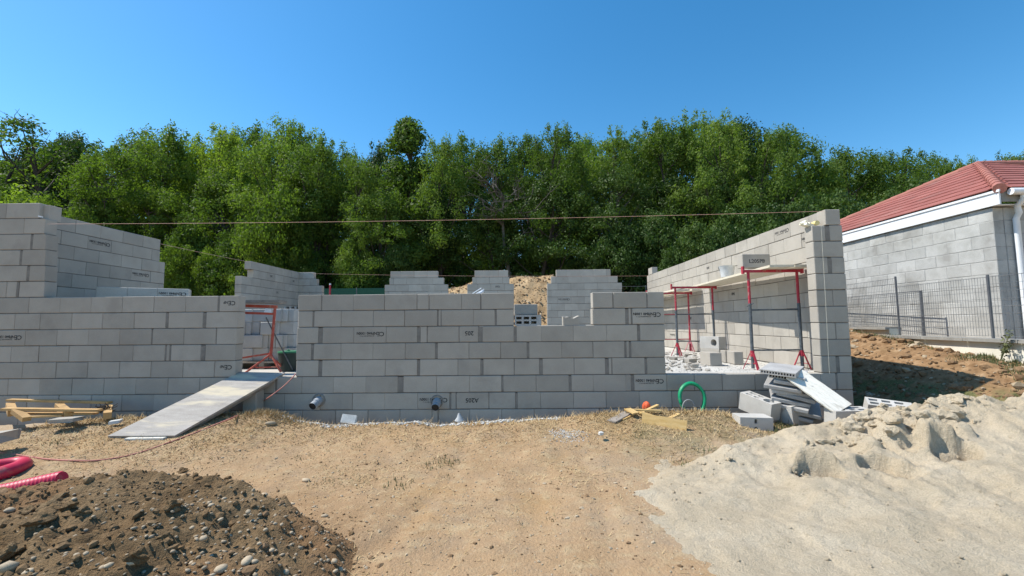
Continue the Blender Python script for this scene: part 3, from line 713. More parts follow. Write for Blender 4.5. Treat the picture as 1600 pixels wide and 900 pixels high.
# leaning form boards behind the doorway jamb
for k in range(7):
    a = on_y(441+k*3.4, 566, 9.4); m = MB()
    x0 = X_at(446+k*3.2, 9.25, .2); x1 = X_at(440+k*3.4, 9.25, 1.2)
    m.beam((x0+.14, 9.3+.02*k, .004), (x1, 9.45+.02*k, 1.21), .03, .16, (0, 1, 0))
    o = m.build('leaning_board', 'bark' if k % 2 else 'ramp')
    tag(o, 'narrow board in the row leaning behind the doorway jamb', 'board', 'boards leaning behind the doorway')
# ------------------------------------------------------------------ slab stack, white board
def slab_mesh(a, b, t):
    m = MB(); hx, hy, hz = a/2, b/2, t/2
    m.box((0, 0, hz-.0075), (a, b, .015)); m.box((0, 0, -hz+.0075), (a, b, .015))
    nrib = 13
    for k in range(nrib):
        x = -hx+.008+(a-.016)*k/(nrib-1)
        m.box((x, 0, 0), (.013, b-.001, t-.0281))
    return m.mesh('hollow_slab', 'slabgrey')
SM = slab_mesh(.44, .5, .062)
SP = block_mesh(.46, .5, .05, 'slabgrey', 0)
base = on_y(1214, 576, 6.42)
zt = base.z; zg = G(4.0, 6.5)+.01
ns = 10; pitch_ = .066
for k in range(ns):
    u = k/(ns-1)
    c = Vector((3.87+.07*math.sin(k*1.9)+.10*(1-u), 6.46+.04*math.cos(k*2.3), zt-.02-(ns-1-k)*pitch_))
    ang = -.68+.12*math.sin(k*2.7)+(.0 if k > 7 else .1)
    tilt = Euler((.20+.04*math.sin(k*1.3), .04+.10*(1-u)+.03*math.cos(k*1.7), ang)); tilt = (Euler((.12, 0, 0)).to_matrix() @ Euler((0, 0, ang)).to_matrix() @ Euler((.07+.04*math.sin(k*1.3), .02+.10*(1-u)+.03*math.cos(k*1.7), 0)).to_matrix()).to_euler()
    o = link('hollow_slab' if k > ns-3 else 'concrete_slab', SM if k > ns-3 else SP, None, c, tilt)
    if k == ns-1: tag(o, 'topmost grey hollow slab of the slanting stack by the low wall', 'slab', None)
    else: tag(o, 'grey slab below the hollow top slabs of the slanting stack', 'slab', 'slabs in the slanting stack')
m = MB(); m.box((4.0, 6.5, (zg-.25+zt-.02-ns*pitch_)/2+.0), (.5, .45, max(.05, zt-.03-ns*pitch_-zg+.25)))
o = m.build('block', 'block'); tag(o, 'grey base block under the slanting slab stack', 'block')
A, B_ = on_y(1247, 588, 6.25), on_y(1312, 635, 5.85)
wb = MB(); 
a_, b_ = A+Vector((.0, .0, -.005)), B_
dirv = (b_-a_); ln = dirv.length+.1
rr = random.Random(3); n = 14; vs = []
for k in range(n):
    u = -ln/2+ln*k/(n-1)
    j = rr.uniform(0, .03) if k in (0, n-1) else rr.uniform(0, .006)
    vs += [(u-(j if k == 0 else 0), -.17+j, -.009), (u, .17-j*.5, -.009), (u, .17-j*.5, .009), (u-(j if k == 0 else 0), -.17+j, .009)]
fs = [(k*4+q, k*4+(q+1) % 4, k*4+4+(q+1) % 4, k*4+4+q) for k in range(n-1) for q in range(4)]+[(0, 3, 2, 1), (n*4-4, n*4-3, n*4-2, n*4-1)]
wb.add(vs, fs); o = wb.build('board', 'whiteboard', None, (a_+b_)/2, axes(dirv, (-.1, -.62, 1)))
tag(o, 'worn white board sloping from the slab stack down to the sand', 'board')
# ------------------------------------------------------------------ pipes through the wall
for (px, py, yy, lbl) in [(488, 635, 6.85, 'grey drain pipe poking out of the wall below the doorway ramp side'), (680, 637, 6.86, 'grey drain pipe poking out under the stamped block')]:
    P0 = on_y(px, py, yy); P1 = P0+Vector((.03 if px < 600 else 0, D-yy+.02, .07)); dr = thing('drain_pipe', P0, lbl, 'pipe', 'drain pipes through the front wall')
    d = (P1-P0); m = MB(); n = 14
    m.tube([(0, 0, 0), d*.45, d*.46, d], [.058, .058, .066, .066], n, False); m.build('pipe', 'pvc', dr)
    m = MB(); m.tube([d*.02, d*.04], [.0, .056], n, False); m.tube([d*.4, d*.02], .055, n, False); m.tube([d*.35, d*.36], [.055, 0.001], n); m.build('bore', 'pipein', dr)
    m = MB(); m.tube([d+Vector((0, -.035, 0)), d+Vector((0, -.012, 0)), d+Vector((0, .004, 0))], [.085, .12, .14], 12, False); m.build('mortar_collar', 'mortar', dr)
# ------------------------------------------------------------------ green and grey hoses
c = on_y(1081, 622, 6.78); m = MB(); pts = []
for k in range(70):
    t = 4.9+k/69*6.2832*1.75; rx, rz = .185+.006*math.sin(t*3), .225
    pts.append((c.x+rx*math.cos(t), c.y+.09*math.sin(t)*.5-.03*k/69, c.z+rz*math.sin(t)-.015*k/69))
m.tube(pts, .024, 10); tag(m.build('hose', 'greenhose'), 'green plastic hose ring leaning on the low block wall', 'hose')
c = on_y(1076, 637, 6.5); m = MB()
pts = [on_y(1044, 641, 6.4), on_y(1052, 640, 6.45), on_y(1062, 646, 6.4)]+[c+Vector((.085*math.cos(t), 0, .11*math.sin(t))) for t in np.linspace(-2.6, -2.6-6.0, 26)]
m.tube(pts, .011, 8); tag(m.build('hose', 'greyhose'), 'thin grey conduit looped in front of the green hose ring', 'hose')
# orange net bag
c = on_y(1010, 634, 6.5); m = MB()
for k in range(9):
    a = k*math.pi/9; pts = [(c.x+.055*math.sin(t)*math.cos(a), c.y+.055*math.sin(t)*math.sin(a), c.z-.03+.085*math.cos(t)+(.0)) for t in np.linspace(.1, 6.2832+.1, 14)]
    m.tube(pts[:-1], .009, 5, closed=True)
m.tube([(c.x, c.y, c.z-.12), (c.x+.01, c.y, c.z-.02), (c.x, c.y, c.z+.035)], [.04, .052, .03], 8)
tag(m.build('warning_net', 'orangenet'), 'crumpled orange net bundle behind the scrap wood', 'netting')
# scrap wood
def stick(p, q, w_, t_, label, mat='pine', up=(0, 0, 1)):
    m = MB(); p, q = Vector(p), Vector(q); mid = (p+q)/2; d = q-p
    m.box((0, 0, 0), (d.length, w_, t_))
    o = m.build('scrap_timber', mat, None, mid, axes(d, up)); return tag(o, label, 'wood', 'scrap wood heap')
gz = lambda x, y: G(x, y)
stick(on_y(1003, 657, 5.95)+Vector((0, 0, .01)), on_y(1073, 668, 5.7)+Vector((0, 0, -.0)), .02, .165, 'wide yellow board standing on its long edge in the scrap wood', up=(.1, .12, 1))
stick(on_y(1003, 645, 6.1), on_y(1066, 664, 5.85), .06, .02, 'flat yellow lath resting along the top of the wide board')
stick(on_y(975, 640, 6.3), on_y(1033, 642, 6.2), .05, .022, 'pale lath lying level across the scrap wood')
stick(on_y(972, 656, 6.1), on_y(1000, 643, 6.35), .05, .024, 'short pale stick pointing down to the grass')
stick(on_y(1000, 646, 6.2), on_y(1028, 633, 6.35), .05, .022, 'yellow stick pointing up towards the wall')
stick(on_y(1035, 660, 5.95), on_y(1060, 647, 6.2), .06, .022, 'flat stick sticking out behind the wide board')
stick(on_y(981, 639, 6.25), on_y(994, 646, 6.1), .1, .02, 'small yellow board end tilted on the heap')
stick(on_y(955, 659, 6.05), on_y(981, 645, 6.3), .14, .02, 'grey weathered board lying beside the yellow scraps', 'greywood')
def gpt(px, py, up_=0.):                                           # the ground point seen at a pixel
    t = 2.5; d = ray(px, py)
    while t < 12:
        p = CP+d*t
        if p.z < G(p.x, p.y)+up_: break
        t += .01
    return p
# ------------------------------------------------------------------ door ramp, cable
c1, c2, c3, c4 = gpt(168, 681, .035), gpt(273, 680.5, .035), on_y(445, 582.5, 7.12), on_y(375, 581, 7.12)
rp = thing('ramp_board', (c1+c2+c3+c4)/4, 'worn grey board ramp leading up to the doorway', 'ramp')
o0 = rp.location; nrm = (c2-c1).cross(c4-c1).normalized(); up = nrm*.03
m = MB(); q = [x-o0 for x in (c1, c2, c3, c4)]
m.add(q+[x-up for x in q], [(0, 1, 2, 3), (7, 6, 5, 4), (0, 4, 5, 1), (1, 5, 6, 2), (2, 6, 7, 3), (3, 7, 4, 0)]); m.build('panel', 'ramp', rp)
m = MB()
for u in (.12, .5, .9):
    a = (c1*(1-u)+c2*u)-o0-up*2.1; b = (c4*(1-u)+c3*u)-o0-up*2.1
    m.beam(a.lerp(b, .06), a.lerp(b, .97), .06, .06, nrm)
m.build('batten', 'greywood', rp)
m = MB(); a, b = gpt(196, 686, .012), gpt(256, 685, .012); m.beam(a+Vector((0, .1, .0)), b+Vector((0, .1, .0)), .25, .022)
tag(m.build('board', 'whiteboard'), 'small pale board under the lower end of the ramp', 'board')
bx = on_y(397, 615, 6.85)
loose_block((bx.x, 6.84, -.41), (.2, .25, .46), (0, 0, .1), 'block standing on end as a prop under the ramp')
loose_block((bx.x-.55, 6.7, -.42), (.5, .2, .25), (0, 0, -.15), 'block lying under the ramp near the wall')
pts = [on_y(462, 584, 7.02), on_y(455, 592, 6.9), on_y(440, 606, 6.75), on_y(418, 622, 6.6), gpt(395, 637, .02), gpt(372, 649, .012)]
for px, py in [(340, 662), (300, 678), (262, 692), (225, 705), (190, 714), (150, 719.5), (110, 719.5), (70, 717), (30, 711), (-10, 706), (-60, 700)]:
    pts.append(gpt(px, py, .012))
sm = []
for i in range(len(pts)-1):
    for u in (0, .25, .5, .75): 
        p0, p1, p2, p3 = pts[max(i-1, 0)], pts[i], pts[i+1], pts[min(i+2, len(pts)-1)]
        sm.append(.5*((2*p1)+(p2-p0)*u+(2*p0-5*p1+4*p2-p3)*u*u+(3*p1-p0-3*p2+p3)*u**3))
m = MB(); m.tube(sm, .0085, 6); tag(m.build('cable', 'rope'), 'dusty red cable curving from the doorway across the dry ground', 'cable')
# ------------------------------------------------------------------ pallet against the long wall
pr = thing('pallet', (-6.75, 6.3, -.52), 'broken yellow pallet lying against the long wall', 'pallet')
def PP(px, py, Y): return on_y(px, py, Y)-pr.location
for a, b in [((14, 625, 6.72), (172, 629, 6.72)), ((6, 639, 6.15), (156, 641, 6.15))]:
    m = MB(); m.beam(PP(*a), PP(*b), .09, .03); m.build('rail', 'palletwood', pr)
for a, b in [((16, 629, 6.7), (20, 641, 6.15)), ((92, 630, 6.7), (108, 643, 6.15)), ((170, 632, 6.7), (168, 645, 6.15))]:
    m = MB(); m.beam(PP(*a)+Vector((0, 0, -.04)), PP(*b)+Vector((0, 0, -.04)), .09, .085); m.build('skid', 'palletwood', pr)
for a, b in [((26, 646, 6.2), (150, 646, 6.2)), ((30, 652, 6.05), (100, 649, 6.15))]:
    m = MB(); m.beam(PP(*a), PP(*b), .09, .022); m.build('slat', 'palletwood', pr)
m = MB(); m.beam(PP(24, 642, 6.12), PP(42, 655, 6.0), .09, .06); m.build('slat', 'palletwood', pr)
# chips and shards
def shard(px, py, Y, sx, sy, sz, rz, label, mat='block', name='broken_slab', dz=0):
    p = on_y(px, py, Y); rr = random.Random(px*3+py); me = block_mesh(sx, sy, sz, mat, 0).copy()
    for v in me.vertices: v.co.x += rr.uniform(-.16, .16)*sx*(1 if v.co.y > 0 else .3); v.co.y += rr.uniform(-.1, .1)*sy
    o = link(name, me, None, (p.x, p.y, p.z+dz), (rr.uniform(-.1, .1), rr.uniform(-.1, .1), rz)); return tag(o, label, 'rubble')
shard(103, 656, 5.95, .27, .2, .05, .2, 'pale broken block piece on the dry grass below the pallet')
shard(120, 653, 6.1, .14, .08, .03, .1, 'thin grey chip beside the broken block piece')
shard(180, 659, 6.05, .12, .09, .04, .4, 'whitish crumb of mortar near the top of the ramp side grass', 'palestone')
o = shard(-12, 685, 5.2, .3, .3, .12, .2, 'cut block end lying at the edge of the dry ground')
o = shard(545, 655, 6.55, .2, .035, .13, .1, 'white broken slab leaning on the gravel by the wall', 'palestone'); o.rotation_euler = (-.5, .15, .1)
o = shard(1268, 676, 5.75, .2, .1, .14, .5, 'broken block corner beside the half buried block'); 
o = shard(939, 677, 5.5, .055, .045, .035, .4, 'single white stone on the dry grass', 'palestone', 'stone')
m = MB(); p = on_y(718, 655, 6.55); m.tube([p+Vector((.0, 0, -.02)), p+Vector((.0, 0, .03)), p+Vector((-.01, 0, .085))], [.075, .04, .012], 9); tag(m.build('plastic_scrap', 'clearplastic'), 'cloudy plastic scrap peaking up beside the wall base', 'plastic')
m = MB(); p = on_y(163, 645, 6.35)
for k in range(120):
    a = R.uniform(0, 6.28); e = Vector((math.cos(a)*.14*R.random(), math.sin(a)*.08*R.random(), R.random()*.09))
    f_ = e+Vector((R.uniform(-.06, .06), R.uniform(-.05, .05), R.uniform(-.02, .05))); m.tube([p+e, p+f_], [.006, .003], 4)
o = m.build('root_clump', 'bark'); tag(o, 'dark clump of dried roots at the end of the pallet', 'plant')

# red corrugated pipes
def corr(pts, r0, n=16, pitch=.016):
    P_ = [Vector(p) for p in pts]; out = []; rad = []
    tot = sum((b-a).length for a, b in zip(P_, P_[1:])); k = int(tot/pitch)
    acc = [0]
    for a, b in zip(P_, P_[1:]): acc.append(acc[-1]+(b-a).length)
    for i in range(k*2):
        s_ = tot*i/(k*2-1); j = max(q for q in range(len(acc)-1) if acc[q] <= s_+1e-9)
        u = (s_-acc[j])/max(1e-9, acc[j+1]-acc[j]); out.append(P_[j].lerp(P_[j+1], min(1, u))); rad.append(r0*(1 if (i//2) % 2 else .9))
    m = MB(); m.tube(out, rad, n); return m
def ground_pt(px, py, up_):
    p = on_z(px, py, -.62); p.z = G(p.x, p.y)+up_; return p
a = on_y(97, 748, 3.8); b = on_y(-70, 782, 3.75)
m = corr([a, a.lerp(b, .5)+Vector((0, 0, -.01)), b], .066); o = m.build('corrugated_pipe', 'redtube'); tag(o, 'straight red corrugated pipe end lying behind the dug soil', 'pipe')
pts = []
for k in range(40):
    t = -1.2+k/39*4.4; pts.append(on_y(-42, 745, 4.45)+Vector((.18*math.cos(t), .42*math.sin(t), .0)))
m = MB(); m.tube(pts, .072, 14); tag(m.build('corrugated_pipe', 'redtube'), 'red pipe coil bending round at the edge of the dry ground', 'pipe')

# ------------------------------------------------------------------ heaps
def blob(seed, sub=1, amp=.25):
    bm = bmesh.new(); bmesh.ops.create_icosphere(bm, subdivisions=sub, radius=1)
    for v in bm.verts: v.co *= 1+amp*noise.noise(v.co*1.3+Vector((seed*7.1, 0, 0)))+R.uniform(-.04, .04)
    vs = np.array([v.co[:] for v in bm.verts]); fs = np.array([[q.index for q in f.verts] for f in bm.faces]); bm.free(); return vs, fs
BLOB1 = [blob(k, 1, .35) for k in range(6)]; BLOB2 = [blob(k+20, 2, .5) for k in range(6)]
def scatter(pts, sizes, blobs, mat, name, flat=.7, smooth=False, parent=None):
    V, Fc, off = [], [], 0
    for p, s in zip(pts, sizes):
        v, f = blobs[R.randrange(len(blobs))]
        rot = np.array(Euler((R.uniform(-.4, .4), R.uniform(-.4, .4), R.uniform(0, 6.28))).to_matrix())
        sc_ = np.array([s*R.uniform(.8, 1.35), s*R.uniform(.7, 1.1), s*flat*R.uniform(.7, 1.1)])
        V.append((v*sc_) @ rot.T+np.array(p)); Fc.append(f+off); off += len(v)
    return link(name, npmesh(name, np.concatenate(V), np.concatenate(Fc), mat, smooth), parent)
def heap_mesh(x0, x1, y0, y1, st_, H, mat, soil=None, floor=G, minh=-.012):
    xs = np.arange(x0, x1, st_); ys = np.arange(y0, y1, st_); V, keep = [], []
    for y in ys:
        for x in xs:
            h = H(x, y); V.append((x, y, floor(x, y)+h)); keep.append(h > minh)
    V = np.array(V); keep = np.array(keep); n = len(xs)
    i_ = (np.arange(len(ys)-1)[:, None]*n+np.arange(n-1)[None, :]).ravel()
    Q = np.stack([i_, i_+1, i_+n+1, i_+n], 1); Q = Q[keep[Q].any(1)]
    used = np.unique(Q); mp = -np.ones(len(V), int); mp[used] = np.arange(len(used))
    me = npmesh('heap', V[used], mp[Q], mat, True)
    ca_ = me.color_attributes.new('soil', 'FLOAT_COLOR', 'POINT')
    c_ = np.zeros((len(used), 4), np.float32); c_[:, 3] = 1
    if soil:
        for k, (x, y, z_) in enumerate(V[used]): c_[k, 0] = soil(x, y)
    ca_.data.foreach_set('color', c_.ravel()); return me
def fbm(x, y, s, o=4, seed=0.):
    a, v = 1., 0.
    for _ in range(o): v += a*noise.noise((x*s, y*s, seed)); s *= 2.1; a *= .5
    return v
# sand
def billow(x, y, s, o, seed):
    a, v = 1., 0.
    for _ in range(o): v += a*(1-2.2*abs(noise.noise((x*s+.3*y, y*s, seed)))); s *= 2.2; a *= .5
    return v*.6
SCREST = [(1.15, .0), (1.5, .05), (2.0, .10), (2.5, .17), (3.0, .21), (3.5, .25), (3.95, .30), (4.25, .42), (4.6, .46), (5.05, .52), (5.5, .48), (6.0, .42), (7, .40), (8.2, .3)]
def ycrest(x): return interp(x, [(1.1, 4.15), (2, 4.75), (3, 5.25), (4.2, 5.3), (6, 5.2), (8, 5.0)])
DENTS = [(on_z(1277, 714, -.45), .22, .30), (on_z(1372, 700, -.40), .18, .16), (on_z(1408, 712, -.42), .15, .12), (on_z(1490, 690, -.37), .23, .26), (on_z(1330, 678, -.33), .10, .06), (on_z(1425, 672, -.3), .13, .10)]
LUMPS = [(on_z(1275, 695, -.38), .24, .09), (on_z(1385, 684, -.33), .22, .07), (on_z(1462, 655, -.2), .2, .17), (on_z(1505, 652, -.2), .10, .08), (on_z(1355, 660, -.25), .14, .09), (on_z(1390, 652, -.22), .16, .12), (on_z(1315, 675, -.3), .2, .05)]
def Hs(x, y):
    c = interp(x, SCREST); yc = ycrest(x)
    n = fbm(x, y, .9, 3, 4)
    d = yc-y
    if d < 0: f = 1-ss(-d/(.42+.15*n))*1.3
    else: f = (1-d/(3.1+.5*n)) if c > .1 else 1-d/(1.9+1.2*c/.1*.5+.6*n)
    edge = ss((x-(.92+.35*abs(y-4.15)*(.12 if y < 4.15 else 1.3)+.22*n+.10*noise.noise((x*4, y*4, 3))+.07*noise.noise((x*11, y*11, 3))+.04*noise.noise((x*26, y*26, 3))))/.34)
    h = c*max(f, -.3)*(1 if f < 0 else f**.35)*edge - (1-edge)*.06 + .02*edge
    if d > 0: h = max(h, .03*edge-.012)
    if h > .02:
        a = min(1, h/.15)
        h += a*(.075*fbm(x, y, 2.0, 5, 1)+.012*fbm(x, y, 14, 2, 8))+a*.010*billow(x, y, 17, 2, 4)
        ridge = math.exp(-((y-yc)/.35)**2)*ss((x-3)/.8)
        h += ridge*(.09*abs(noise.noise((x*3.4, y*3.4, 2)))+.05*max(0, noise.noise((x*7.5, y*7.5, 3)))+.05*billow(x, y, 5.5, 3, 9)-.02)+a*.030*billow(x, y, 8, 3, 6)*(.12+.88*max(0, noise.noise((x*.9, y*.9, 77))+.3))
        for p, r_, dp in LUMPS:
            q = math.hypot(x-p.x, (y-p.y)); h += dp*ss((r_-q)/(r_*.45))*(1+.25*noise.noise((x*9, y*9, 1)))
        for p, r_, dp in DENTS:
            q = math.hypot((x-p.x), (y-p.y)*1.2)*(1+.3*noise.noise((x*5, y*5, 7))); h -= dp*ss((r_-q)/(r_*.26))
    return h
sh = thing('sand_heap', (4, 4.3, -.7), 'big heap of pale building sand in front of the tall corner', 'sand heap')
o = link('sand', heap_mesh(.7, 8.4, 1.7, 6.2, .025, Hs, 'sand', floor=lambda x, y: G(x, y, True)), sh, -sh.location)
pts, sz = [], []
for _ in range(900):
    x = R.uniform(1.2, 7.5); y = R.uniform(2.2, 5.7); h = Hs(x, y)
    near = math.exp(-((y-ycrest(x))/.5)**2)
    if h > .03 and R.random() < .25+.75*near:
        pts.append((x, y, G(x, y)+h+.003)); sz.append(R.uniform(.005, .013) if R.random() < .95 else R.uniform(.016, .035)*(.4+near))
for _ in range(60):
    x = R.uniform(3.6, 6.6); y = ycrest(x)+R.gauss(-.12, .16); h = Hs(x, y); pts.append((x, y, G(x, y)+h-.02)); sz.append(R.uniform(.03, .10)*R.random()**.5)
for px, py, r_ in [(1352, 650, .09), (1378, 648, .11), (1396, 655, .10), (1366, 662, .07), (1412, 650, .06), (1446, 648, .09), (1466, 650, .13), (1488, 648, .10), (1482, 660, .07), (1340, 668, .06), (1320, 672, .05), (1290, 690, .07), (1262, 692, .06), (1305, 686, .05), (1330, 692, .05), (1428, 668, .05), (1390, 672, .06), (1240, 735, .04), (1252, 742, .045), (1265, 745, .035)]:
    t_ = 2.5; d_ = ray(px, py)
    while t_ < 9:
        p_ = CP+d_*t_
        if p_.z < G(p_.x, p_.y)+max(Hs(p_.x, p_.y), 0): break
        t_ += .012
    pts.append((p_.x, p_.y, p_.z-r_*.25)); sz.append(r_)
o = scatter(pts, sz, [blob(120+k, 3, .8) for k in range(8)], 'sand', 'sand_lump', .85, False, sh); o.location = -sh.location; tag(o, kind='stuff')
o2_ = o; epts, esz = [], []
for _ in range(16000):                                              # grains strewn past the edge of the heap
    x = R.uniform(.3, 4.2); y = R.uniform(1.9, 5.9)
    if Hs(x, y) <= .0 and max(Hs(x+.22, y), Hs(x+.15, y-.15), Hs(x, y-.25)) > 0 and R.random() < .5: epts.append((x, y, G(x, y)+.001)); esz.append(R.uniform(.003, .007))
zc_ = None; o3_ = scatter(epts, esz, BLOB1, 'grain', 'sand_grains', .5, False, sh); o3_.location = -sh.location; tag(o3_, kind='stuff')
ca_ = o.data.color_attributes.new('soil', 'FLOAT_COLOR', 'POINT'); zc_ = np.zeros((len(o.data.vertices), 4), np.float32); ca_.data.foreach_set('color', zc_.ravel())
# dug soil
HCREST = [(-6.5, .05), (-4.5, .10), (-4, .17), (-3.65, .26), (-3.1, .33), (-2.65, .39), (-2.3, .355), (-2.1, .31), (-1.83, .23), (-1.5, .13), (-1.1, .04), (-.8, .0)]
def hy(x): return interp(x, [(-5, 3.5), (-3.6, 3.65), (-2.6, 3.5), (-1.8, 3.28), (-1.1, 2.9)])
def Hd(x, y):
    c = interp(x, HCREST); d = hy(x)-y; n = fbm(x, y, 1.1, 3, 14)
    f = 1-ss(-d/.48)*1.25 if d < 0 else 1-.35*ss((d-.3)/1.8)
    e = ss((-.92-.16*n-x)/.35)
    h = c*f*e-(1-e)*.03
    if d < 0 and f < .05: h -= .02
    if h > .01:
        a = min(1, h/.10); h += a*(.09*fbm(x, y, 1.9, 3, 31)+.075*billow(x, y, 4.2, 3, 12)+.03*billow(x, y, 15, 2, 3)-.03)
    return h
dh = thing('soil_heap', (-2.8, 3, -.7), 'dug heap of grey brown soil full of rounded stones', 'soil heap')
o = link('soil', heap_mesh(-6.6, -.7, 1.3, 4.4, .026, Hd, 'heapsoil', lambda x, y: .9*ss((x+1.75+.6*noise.noise((x*2, y*2, 1)))/.5)+.8*ss((-3.3-x+.6*noise.noise((x*2, y*2, 5)))/.4), floor=lambda x, y: G(x, y, True)), dh, -dh.location)
def on_heap(x, y): return Vector((x, y, G(x, y)+max(Hd(x, y), 0)))
pts, sz = [], []; pts2, sz2 = [], []
for _ in range(7500):
    x = R.uniform(-5.6, -.75); y = R.uniform(1.7, 4.0); h = Hd(x, y)
    if h > .015:
        (pts, sz)[0].append(on_heap(x, y)); sz.append(R.uniform(.004, .012) if R.random() < .93 else R.uniform(.014, .036))
for _ in range(2600):                                               # fines spilled round the foot of the heap
    x = R.uniform(-5.6, -.2); y = R.uniform(2.0, 4.3)
    if Hd(x, y) <= .015 and max(Hd(x-.25, y), Hd(x+.2, y-.2), Hd(x, y-.3)) > .0: pts.append((x, y, G(x, y)+.002)); sz.append(R.uniform(.004, .013) if R.random() < .93 else .025); pts[-1] = Vector(pts[-1])
split = [k for k in range(len(pts)) if pts[k].x < -1.75 and pts[k].x > -3.5 or R.random() < .25]
ss_ = set(split)
for mat_, idx in (('greyclod', split), ('soilclod', [k for k in range(len(pts)) if k not in ss_])):
    o = scatter([pts[k] for k in idx], [sz[k] for k in idx], BLOB2 if mat_ == 'x' else BLOB1, mat_, 'clod', .75, False, dh); o.location = -dh.location; tag(o, kind='stuff')
pts, sz = [], []
for _ in range(900):
    x = R.gauss(-1.75, .5); y = R.gauss(2.85, .45)
    if R.random() < .25: x = R.uniform(-4.5, -1); y = R.uniform(1.9, 3.8)
    if Hd(x, y) > .012: pts.append(on_heap(x, y)+Vector((0, 0, -.001))); sz.append(R.uniform(.006, .017))
o = scatter(pts, sz, BLOB1, 'stone', 'pebble', .7, True, dh); o.location = -dh.location; tag(o, kind='stuff')
STM = []
for k in range(7):
    v, f = blob(50+k, 2 if k < 2 else 1, .22); STM.append(npmesh('stone', v, f, 'stone', True))
LUMPM = [npmesh('earth_lump', *blob(90+k, 3, .85), 'heapsoil', False) for k in range(5)]
for me_ in LUMPM:
    ca_ = me_.color_attributes.new('soil', 'FLOAT_COLOR', 'POINT'); ca_.data.foreach_set('color', np.zeros(len(me_.vertices)*4, np.float32))
def stone_at(px, py, Rm, parent=None, fl=.75):
    Rm *= .85 if parent else 1
    p = on_z(px, py, -.4)
    for _ in range(12):
        h = max(Hd(p.x, p.y), 0)+G(p.x, p.y); p = on_z(px, py, h)
    o = link('stone', STM[R.randrange(7)], parent, p-(parent.location if parent else Vector())+Vector((0, 0, Rm*.08)), (R.uniform(-.3, .3), R.uniform(-.3, .3), R.uniform(0, 6.28)), (Rm*R.uniform(.95, 1.3), Rm, Rm*fl)); return o
for px, py, r_ in [(344, 891, .042), (386, 877, .034), (398, 878, .022), (367, 847, .034), (412, 775, .034), (320, 827, .022), (318, 842, .026), (300, 825, .018), (205, 879, .026), (170, 884, .022), (160, 888, .02), (12, 888, .05), (44, 895, .03), (15, 798, .03), (297, 748, .017), (457, 788, .024), (508, 805, .016), (446, 895, .03), (430, 880, .02), (455, 833, .02), (470, 841, .022), (472, 879, .022), (520, 880, .02), (523, 877, .024), (524, 893, .02), (350, 780, .02), (330, 790, .02), (340, 797, .018), (360, 786, .018), (372, 774, .016), (345, 812, .018), (388, 800, .02), (395, 815, .022), (415, 828, .018), (440, 820, .016), (240, 770, .014), (150, 760, .014), (120, 868, .018), (95, 840, .016), (60, 858, .018), (250, 890, .02), (270, 862, .016), (330, 870, .018), (300, 880, .018), (228, 763, .02), (205, 803, .016), (190, 850, .016), (135, 865, .017), (98, 886, .02), (405, 850, .018), (425, 860, .02), (352, 832, .02), (375, 832, .016)]:
    stone_at(px, py, r_, dh)
for px, py, r_ in [(80, 795, .06), (45, 800, .045), (95, 778, .045), (165, 745, .03), (285, 737, .05), (357, 748, .035), (110, 792, .04), (62, 815, .075), (20, 860, .05), (30, 778, .045), (130, 800, .04), (270, 790, .05), (300, 770, .06), (230, 800, .055), (345, 765, .04), (215, 870, .05), (255, 845, .05)]:
    o = stone_at(px, py, r_, dh, .7); o.name = 'earth_lump'; o.data = LUMPM[(px+py) % 5]
# soil mound behind the house
def Hm(x, y):
    pk = interp(x, [(-8, -.1), (-7.2, .4), (-6.3, 2.0), (-3.3, 2.25), (-2.2, 2.6), (-1, 2.78), (.3, 2.8), (1.7, 2.82), (2.5, 2.4), (4, 1.2), (6, .3), (7, -.1)])
    f = 1-((y-21)/3.6)**2 if y < 21 else 1-((y-21)/2.6)**2
    h = pk*max(f, -.1)
    if h > 0: h += .14*fbm(x, y, .9, 5, 22)*min(1, h)+.07*fbm(x, y, 3.3, 3, 2)*min(1, h)
    return h
mo = thing('soil_mound', (1, 21, 0), 'mound of yellow stony soil behind the rear wall', 'soil mound')
link('soil', heap_mesh(-8, 7.2, 17.2, 23.8, .1, Hm, 'mound'), mo, -mo.location)
pts, sz = [], []
for _ in range(2300):
    x = R.uniform(-6.5, 4); y = R.uniform(17.8, 21.5); h = Hm(x, y)
    if h > .1: pts.append((x, y, G(x, y)+h)); sz.append(R.uniform(.015, .045) if R.random() < .9 else R.uniform(.05, .09))
o = scatter(pts, sz, BLOB1, 'soilclod', 'clod', .75, False, mo); o.location = -mo.location; tag(o, kind='stuff')
o = scatter(pts[::3], [q*.9 for q in sz[::3]], BLOB1, 'stone', 'pebble', .75, False, mo); o.location = -mo.location+Vector((.13, -.05, .02)); tag(o, kind='stuff')

# ------------------------------------------------------------------ gravel, rubble, straw on the ground
pts, sz = [], []
for _ in range(2600):
    x = R.uniform(-3.6, .6); y = R.gauss(6.52, .09)
    pts.append((x, y, G(x, y)+.006)); sz.append(R.uniform(.006, .016) if R.random() < .9 else .026)
tag(scatter(pts, sz, BLOB1, 'palestone', 'gravel', .7), kind='stuff')
pts, sz = [], []
cs = on_z(886, 691, -.68)
for _ in range(420):
    x = R.gauss(cs.x, .12); y = R.gauss(cs.y, .10); pts.append((x, y, G(x, y)+.002)); sz.append(R.uniform(.005, .011))
tag(scatter(pts, sz, BLOB1, 'lightblock', 'cement_spill', .4), kind='stuff')
pts, sz = [], []
for _ in range(4200):                                               # crumbs and small stones over the bare ground
    x = R.uniform(-6.5, 3.2); y = R.uniform(2.2, 6.4); pts.append((x, y, G(x, y)+.002)); sz.append(R.uniform(.004, .010) if R.random() < .93 else R.uniform(.012, .022))
tag(scatter(pts[:1800], sz[:1800], BLOB1, 'soilclod', 'soil_crumb', .6), kind='stuff')
tag(scatter(pts[1800:], sz[1800:], BLOB1, 'stone', 'gravel', .6), kind='stuff')
